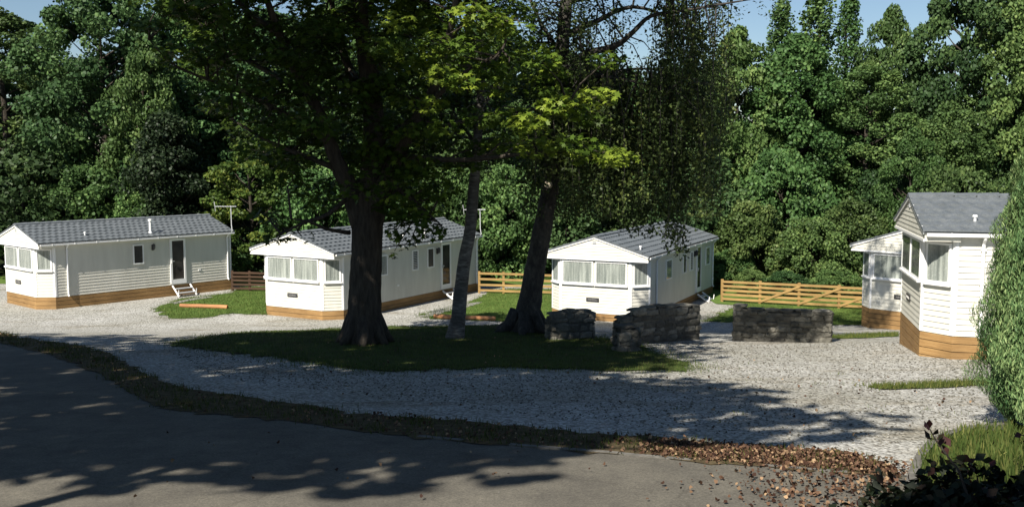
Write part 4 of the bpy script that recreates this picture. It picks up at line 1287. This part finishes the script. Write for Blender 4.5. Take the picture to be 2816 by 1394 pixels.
for i in range(170):
    x, y = random.uniform(1440, 2120), random.uniform(-330, 120)
    if x < 1620: y += random.uniform(0, 180)
    elif y > -20 and random.random() < .75: y -= 230
    bt.clump(P(x, y, Y2 + random.uniform(-1.8, 1.8)), random.uniform(.25, .5), 34, .095, random.uniform(.15, .5), 0.9)
for i in range(90):
    x, y = random.gauss(1540, 60), random.uniform(-60, 400)
    bt.clump(P(x, y, Y2 + random.uniform(-1.3, 1.3)), random.uniform(.25, .45), 40, .10, random.uniform(.1, .35), 0.9)
def over(x, y, z, zc):
    """the place at height zc from which a leaf shades the point x, y, z"""
    return Vector((x, y, z)) + sdir * ((zc - z) / sdir.z)
for (pa, pb), k in ((((2016, 936), (2250, 940)), 26), (((1715, 945), (1912, 932)), 18), (((1508, 935), (1627, 931)), 6)):
    ga, gb = G(*pa), G(*pb)
    for i in range(k):
        g_ = ga + (gb - ga) * ((i + .5) / k)
        bt.clump(over(g_.x, g_.y, g_.z + random.uniform(.1, .9), random.uniform(11.0, 12.0)), random.uniform(.3, .5), 60, .13, .35, .7)  # unseen leaf clumps added on the sun's path to shade the walls
for i in range(16):
    q_ = local_pt(cvs[4], random.uniform(-2.0, 1.6), -.1, cvs[4].location.z + random.uniform(.6, 3.0))
    bt.clump(over(q_.x, q_.y, q_.z, random.uniform(12.5, 13.5)), random.uniform(.3, .55), 55, .13, .35, .7)  # more unseen clumps, added to dapple this caravan's front with shade
# branches above the frame reaching right and towards the camera: they dapple the stone walls
for ex_, ey_, ez_ in ((2.8, 18.2, 11.3), (1.2, 17.4, 11.8), (-0.6, 17.7, 11.4), (3.8, 18.9, 11.2), (-2.0, 18.2, 11.6), (0.4, 19.4, 10.9), (2.0, 19.6, 11.6), (6.3, 23.2, 13.1), (5.3, 22.6, 13.0)):
    a_ = P(1568, -220, Y2); b_ = Vector((ex_, ey_, ez_))
    q_ = [a_ - bt.base, (a_ + b_) / 2 - bt.base + Vector((0, 0, .5)), b_ - bt.base]
    bt.mb.tube(q_, [.09, .05, .015], 6, .04, False)
    bt.nodes += q_[1:]
    for k in range(20):
        u_ = random.uniform(.35, 1.1)
        c_ = a_ + (b_ - a_) * u_ + Vector((random.gauss(0, .7), random.gauss(0, .7), random.uniform(-.5, .9)))
        if c_.z > 9.9 + .17 * (c_.y - 20): bt.clump(c_, random.uniform(.4, .7), 55, .13, .35, .7)
bt.done(SH_LEAF, 'lf_birch')
# the pale cut stub of a lopped branch
mb = MB()
c0 = P(1512, 512, Y2) - bt.base
mb.tube([c0 + Vector((0, 0, 0)), c0 + Vector((-.06, -.34, .06))], [.11, .10], 10, .04)
mb.build('lopped_branch', M['cut'], bt.t)

# ------------------------------------------------------------------ shade trees behind and left of the camera (they throw the foreground shade)
def shade_tree(label, loc, hgt, rad, base, ncl, per, seed):
    return background_tree('broadleaf_tree', label, 'tree', hgt, rad, base, 'lf_mid', ncl, per, 0.34, 1.25, seed, (loc[0], loc[1], hz(*loc)), group='tall trees around the viewpoint')
shade_tree('tall tree left of the road outside the frame shading the grass mound', (-11.2, 8.8), 18.5, 7.8, 9.0, 150, 150, 21)
shade_tree('tall tree farther left outside the frame shading the side road', (-23.0, 7.4), 17, 7.0, 7.0, 110, 140, 22)
sb5 = shade_tree('spreading tree left of the viewpoint shading the gravel by the verge', (-8.4, 3.2), 14.0, 2.5, 10.2, 44, 120, 23)
sb5.scale = (1.9, 1.0, 1.0)
for ch in sb5.children:
    if ch.name.startswith('trunk'): ch.scale = (.4, .55, 1)
shade_tree('tree behind the viewpoint shading the planted bed', (-0.1, -3.5), 15, 2.4, 8.0, 50, 190, 24)

# ------------------------------------------------------------------ conifer and dark shrub at the right edge
cb = G(2885, 1192)
cy = thing('cypress_tree', 'tall feathery green columnar conifer at the right edge of the frame', 'tree', cb)
mb = MB(); mb.tube([(0, 0, -.2), (0, 0, 1.5), (0.02, 0, 3.6)], [.11, .07, .02], 8, .05); mb.build('trunk', M['bark'], cy, smooth=True)
n = 120000
u = rng.random(n) ** 0.9
a = rng.uniform(0, 2 * np.pi, n)
Hc = 4.35
prof = np.interp(u, [0, .06, .15, .3, .5, .7, .85, 1], [.30, .62, .84, .86, .74, .56, .36, .04])
lob = 1 + 0.10 * np.sin(a * 5 + u * 9) + 0.08 * np.sin(a * 9 - u * 21) + 0.06 * np.sin(u * 40 + a * 3)
r = prof * lob * rng.uniform(.80, 1.04, n)
p = np.column_stack((r * np.cos(a), r * np.sin(a), u * Hc + .02))
nn = np.column_stack((np.cos(a), np.sin(a), rng.normal(0, .3, n))) + rng.normal(size=(n, 3)) * .42
upv = np.column_stack((np.cos(a) * .75, np.sin(a) * .75, np.full(n, 1.5))) + rng.normal(size=(n, 3)) * .22
tin = np.clip(rng.normal(.52, .2, n) + .2 * np.sin(a * 5 + u * 9), 0, 1)
m_ = 26000
ui = rng.random(m_) ** .9; ai = rng.uniform(0, 2 * np.pi, m_)
ri = np.interp(ui, [0, .06, .15, .3, .5, .7, .85, 1], [.30, .62, .84, .86, .74, .56, .36, .04]) * rng.uniform(.62, .84, m_)
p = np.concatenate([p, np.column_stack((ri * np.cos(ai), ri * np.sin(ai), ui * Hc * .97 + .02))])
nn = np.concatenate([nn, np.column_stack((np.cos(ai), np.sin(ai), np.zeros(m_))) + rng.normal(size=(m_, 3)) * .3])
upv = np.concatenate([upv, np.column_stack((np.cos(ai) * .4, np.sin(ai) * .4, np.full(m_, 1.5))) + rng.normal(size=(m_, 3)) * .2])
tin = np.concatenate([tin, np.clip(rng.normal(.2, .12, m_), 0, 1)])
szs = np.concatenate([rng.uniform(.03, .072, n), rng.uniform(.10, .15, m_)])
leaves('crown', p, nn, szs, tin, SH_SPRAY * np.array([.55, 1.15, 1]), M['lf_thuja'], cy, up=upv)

sb = Vector((4.15, 7.6, hz(4.15, 7.6)))
sh = thing('dark_shrub', 'dark red-leaved shrub in shade in the bottom right corner', 'shrub', sb)
mb = MB()
pos, nrm, tin = [], [], []
for i in range(190):
    cx = random.uniform(-1.25, 1.9)
    c = Vector((cx, random.uniform(-.8, .8), random.uniform(.05, 1.0) * np.interp(cx, [-1.25, -.9, -.3, .6, 1.9], [.22, .45, .66, .88, .98])))
    if i % 3 == 0: mb.tube([(c.x * .3, c.y * .3, 0), (c.x * .7, c.y * .7, c.z * .6), c], [.02, .014, .006], 4, 0, False)
    q, nn2 = clump_leaves(c, .24, 90, .8)
    pos.append(q); nrm.append(nn2); tin.append(np.clip(rng.normal(.35, .25, 90), 0, 1))
tw = [Vector((-.45, .2, .45)), Vector((-.55, .25, .75)), Vector((-.72, .3, .98)), Vector((-.80, .3, 1.12))]
mb.tube(tw, [.012, .01, .007, .003], 4, 0, False)
tw2 = [Vector((.15, .2, .6)), Vector((.2, .25, .9)), Vector((.05, .25, 1.03)), Vector((-.12, .25, 1.05))]
mb.tube(tw2, [.012, .01, .007, .003], 4, 0, False)
for tws in (tw, tw2):
    q = np.array([np.array(tws[i] + (tws[i + 1] - tws[i]) * random.random()) for i in (1, 1, 2, 2, 2) for _ in range(3)]) + rng.normal(size=(15, 3)) * .05
    pos.append(q); nrm.append(rng.normal(size=(15, 3))); tin.append(rng.uniform(.5, 1, 15))
mb.build('stems', M['bark'], sh)
pos, nrm, tin = map(np.concatenate, (pos, nrm, tin))
leaves('foliage', pos, nrm, rng.uniform(.07, .13, len(pos)), tin, SH_LEAF, M['lf_shrub'], sh)

# ------------------------------------------------------------------ grass blades, fallen leaves, loose stones
def scatter(poly, n):
    x0, x1 = min(q[0] for q in poly), max(q[0] for q in poly)
    y0, y1 = min(q[1] for q in poly), max(q[1] for q in poly)
    out = []
    while len(out) < n:
        x, y = random.uniform(x0, x1), random.uniform(y0, y1)
        if in_poly(x, y, poly): out.append((x, y))
    return np.array(out)
def grass(name, label, xy, lo, hi, tmean=.4):
    n = len(xy)
    z = height(xy[:, 0], xy[:, 1]) + .02
    p = np.column_stack((xy, z))
    nn = rng.normal(size=(n, 3)) * np.array([1, 1, .15])
    upv = np.column_stack((rng.normal(0, .3, n), rng.normal(0, .3, n), np.ones(n)))
    tag(leaves(name, p, nn, rng.uniform(lo, hi, n), np.clip(rng.normal(tmean, .2, n), 0, 1), SH_BLADE * np.array([1.6, 1, 1]), M['lf_grass'], up=upv), label, 'grass', kind='stuff')
grass('grass', 'short shaded grass covering the mound under the trees', scatter(mound_poly, 46000), .03, .085)
def edge_pts(poly, n, s):
    out = []
    for _ in range(n):
        i = random.randrange(len(poly)); a, b = poly[i], poly[(i + 1) % len(poly)]
        u = random.random()
        out.append((a[0] + (b[0] - a[0]) * u + random.gauss(0, s), a[1] + (b[1] - a[1]) * u + random.gauss(0, s)))
    return np.array(out)
grass('grass', 'ragged grass fringe around the mound edge', edge_pts(mound_poly, 9000, .3), .03, .09, .5)
grass('grass', 'lit short grass of the lawns around the caravans', np.concatenate([scatter(q, 14000) for q in lawn_polys] + [edge_pts(q, 2500, .2) for q in lawn_polys]), .04, .09, .5)
vx = scatter(verge_poly, 900)
tufts = np.concatenate([np.array(q)[None] + rng.normal(size=(12, 2)) * .10 for q in vx[:620]])
grass('grass', 'scrappy grass tufts along the leafy road verge', tufts, .03, .10, .42)
grass('grass', 'thin grass strip crossing the sunlit gravel on the right', np.concatenate([scatter(strip_poly, 1800), edge_pts(strip_poly, 900, .12), scatter(strip2_poly, 1500), edge_pts(strip2_poly, 700, .15)]), .04, .10, .6)
wd_ = scatter(gpoly([(700, 1010), (1900, 1030), (2100, 980), (2680, 1070), (2650, 1180), (2400, 1220), (1900, 1180), (1000, 1100)]), 46)
wd_ = np.concatenate([np.array(q)[None] + rng.normal(size=(14, 2)) * rng.uniform(.05, .2) * np.array([1.6, .7]) for q in wd_])
grass('grass', 'small weeds growing through the gravel', wd_, .02, .07, .5)
bed_in = [q for q in bed[2:]] + [(9, 10.2), (4.6, 8.2)]
grass('grass', 'longer grass in the planted bed beside the kerb', scatter(bed_in, 9000), .08, .24, .55)

def dry(xy):
    n = len(xy)
    z = height(xy[:, 0], xy[:, 1]) + rng.uniform(.03, .06, n)
    return np.column_stack((xy, z))
road_leaf = gpoly([(2080, 1330), (2250, 1300), (2500, 1270), (2520, 1330), (2500, 1420), (2200, 1420)])
verge_r = gpoly([(1800, 1215), (2000, 1228), (2300, 1250), (2440, 1280), (2440, 1305), (2100, 1282), (1900, 1266), (1760, 1250)])
allv = scatter(verge_poly, 2200)
allv = allv[(allv[:, 0] > -3.0) | (rng.random(len(allv)) < .25)]
grav = scatter(gpoly([(700, 1010), (1900, 1030), (2100, 980), (2680, 1070), (2650, 1190), (2400, 1230), (1900, 1190), (1000, 1110)]), 160)
rd = scatter(gpoly([(300, 1180), (1000, 1210), (2000, 1290), (2300, 1330), (2200, 1394), (300, 1394)]), 30)
vr_, rl_ = scatter(verge_r, 2600), scatter(road_leaf, 900)
vr_ = vr_ + rng.normal(size=vr_.shape) * .10
rl_ = rl_ + rng.normal(size=rl_.shape) * np.array([.45, .30])
xy = np.concatenate([allv, vr_, rl_, grav, rd, scatter(mound_poly, 260)])
p = dry(xy)
nn = rng.normal(size=p.shape) * .7 + np.array([0, 0, 1])
tag(leaves('fallen_leaves', p, nn, rng.uniform(.02, .058, len(p)), np.clip(rng.normal(.45, .33, len(p)), 0, 1), SH_CLUMP * np.array([1, 1, 4.0]), M['lf_dry']),
    'dry brown and orange leaves lying along the road verge', 'leaves', kind='stuff')
# loose stones standing out of the gravel
gr_ = scatter(gpoly([(0, 1150), (1000, 1215), (2000, 1285), (2300, 1330), (2200, 1394), (0, 1394)]), 900)
gp = scatter(gpoly([(450, 960), (1000, 1025), (1900, 1035), (1750, 940), (2480, 940), (2690, 1000), (2700, 1180), (2400, 1230), (1500, 1150), (600, 1040)]), 7000)
gp = np.concatenate([gp, gr_])
n = len(gp)
base = np.array([(1, 0, 0), (0, 1, 0), (-1, 0, 0), (0, -1, 0), (.1, .1, .8)])
ang = rng.uniform(0, 6.28, n); sz = rng.uniform(.010, .024, n); sz[-900:] *= .45
ca, sa = np.cos(ang), np.sin(ang)
jit = 1 + rng.normal(0, .22, (n, 5, 3))
q = base[None] * jit
vx_ = (q[:, :, 0] * ca[:, None] - q[:, :, 1] * sa[:, None]) * sz[:, None] + gp[:, 0:1]
vy_ = (q[:, :, 0] * sa[:, None] + q[:, :, 1] * ca[:, None]) * sz[:, None] + gp[:, 1:2]
vz_ = q[:, :, 2] * sz[:, None] + height(gp[:, 0], gp[:, 1])[:, None] + .002
vv = np.stack((vx_, vy_, vz_), -1).reshape(-1, 3)
ff = (np.array([(0, 1, 4), (1, 2, 4), (2, 3, 4), (3, 0, 4)])[None] + (np.arange(n) * 5)[:, None, None]).reshape(-1, 3)
me = bpy.data.meshes.new('loose_stones')
me.from_pydata(vv.tolist(), [], ff.tolist())
at = me.attributes.new('tint', 'FLOAT', 'FACE')
at.data.foreach_set('value', np.repeat(np.clip(rng.normal(.55, .35, n), 0, 1), 4).astype(np.float32))
me.materials.append(M['stone'])
tag(link(bpy.data.objects.new('loose_stones', me)), 'loose pale stones lying on the gravel', 'stones', kind='stuff')
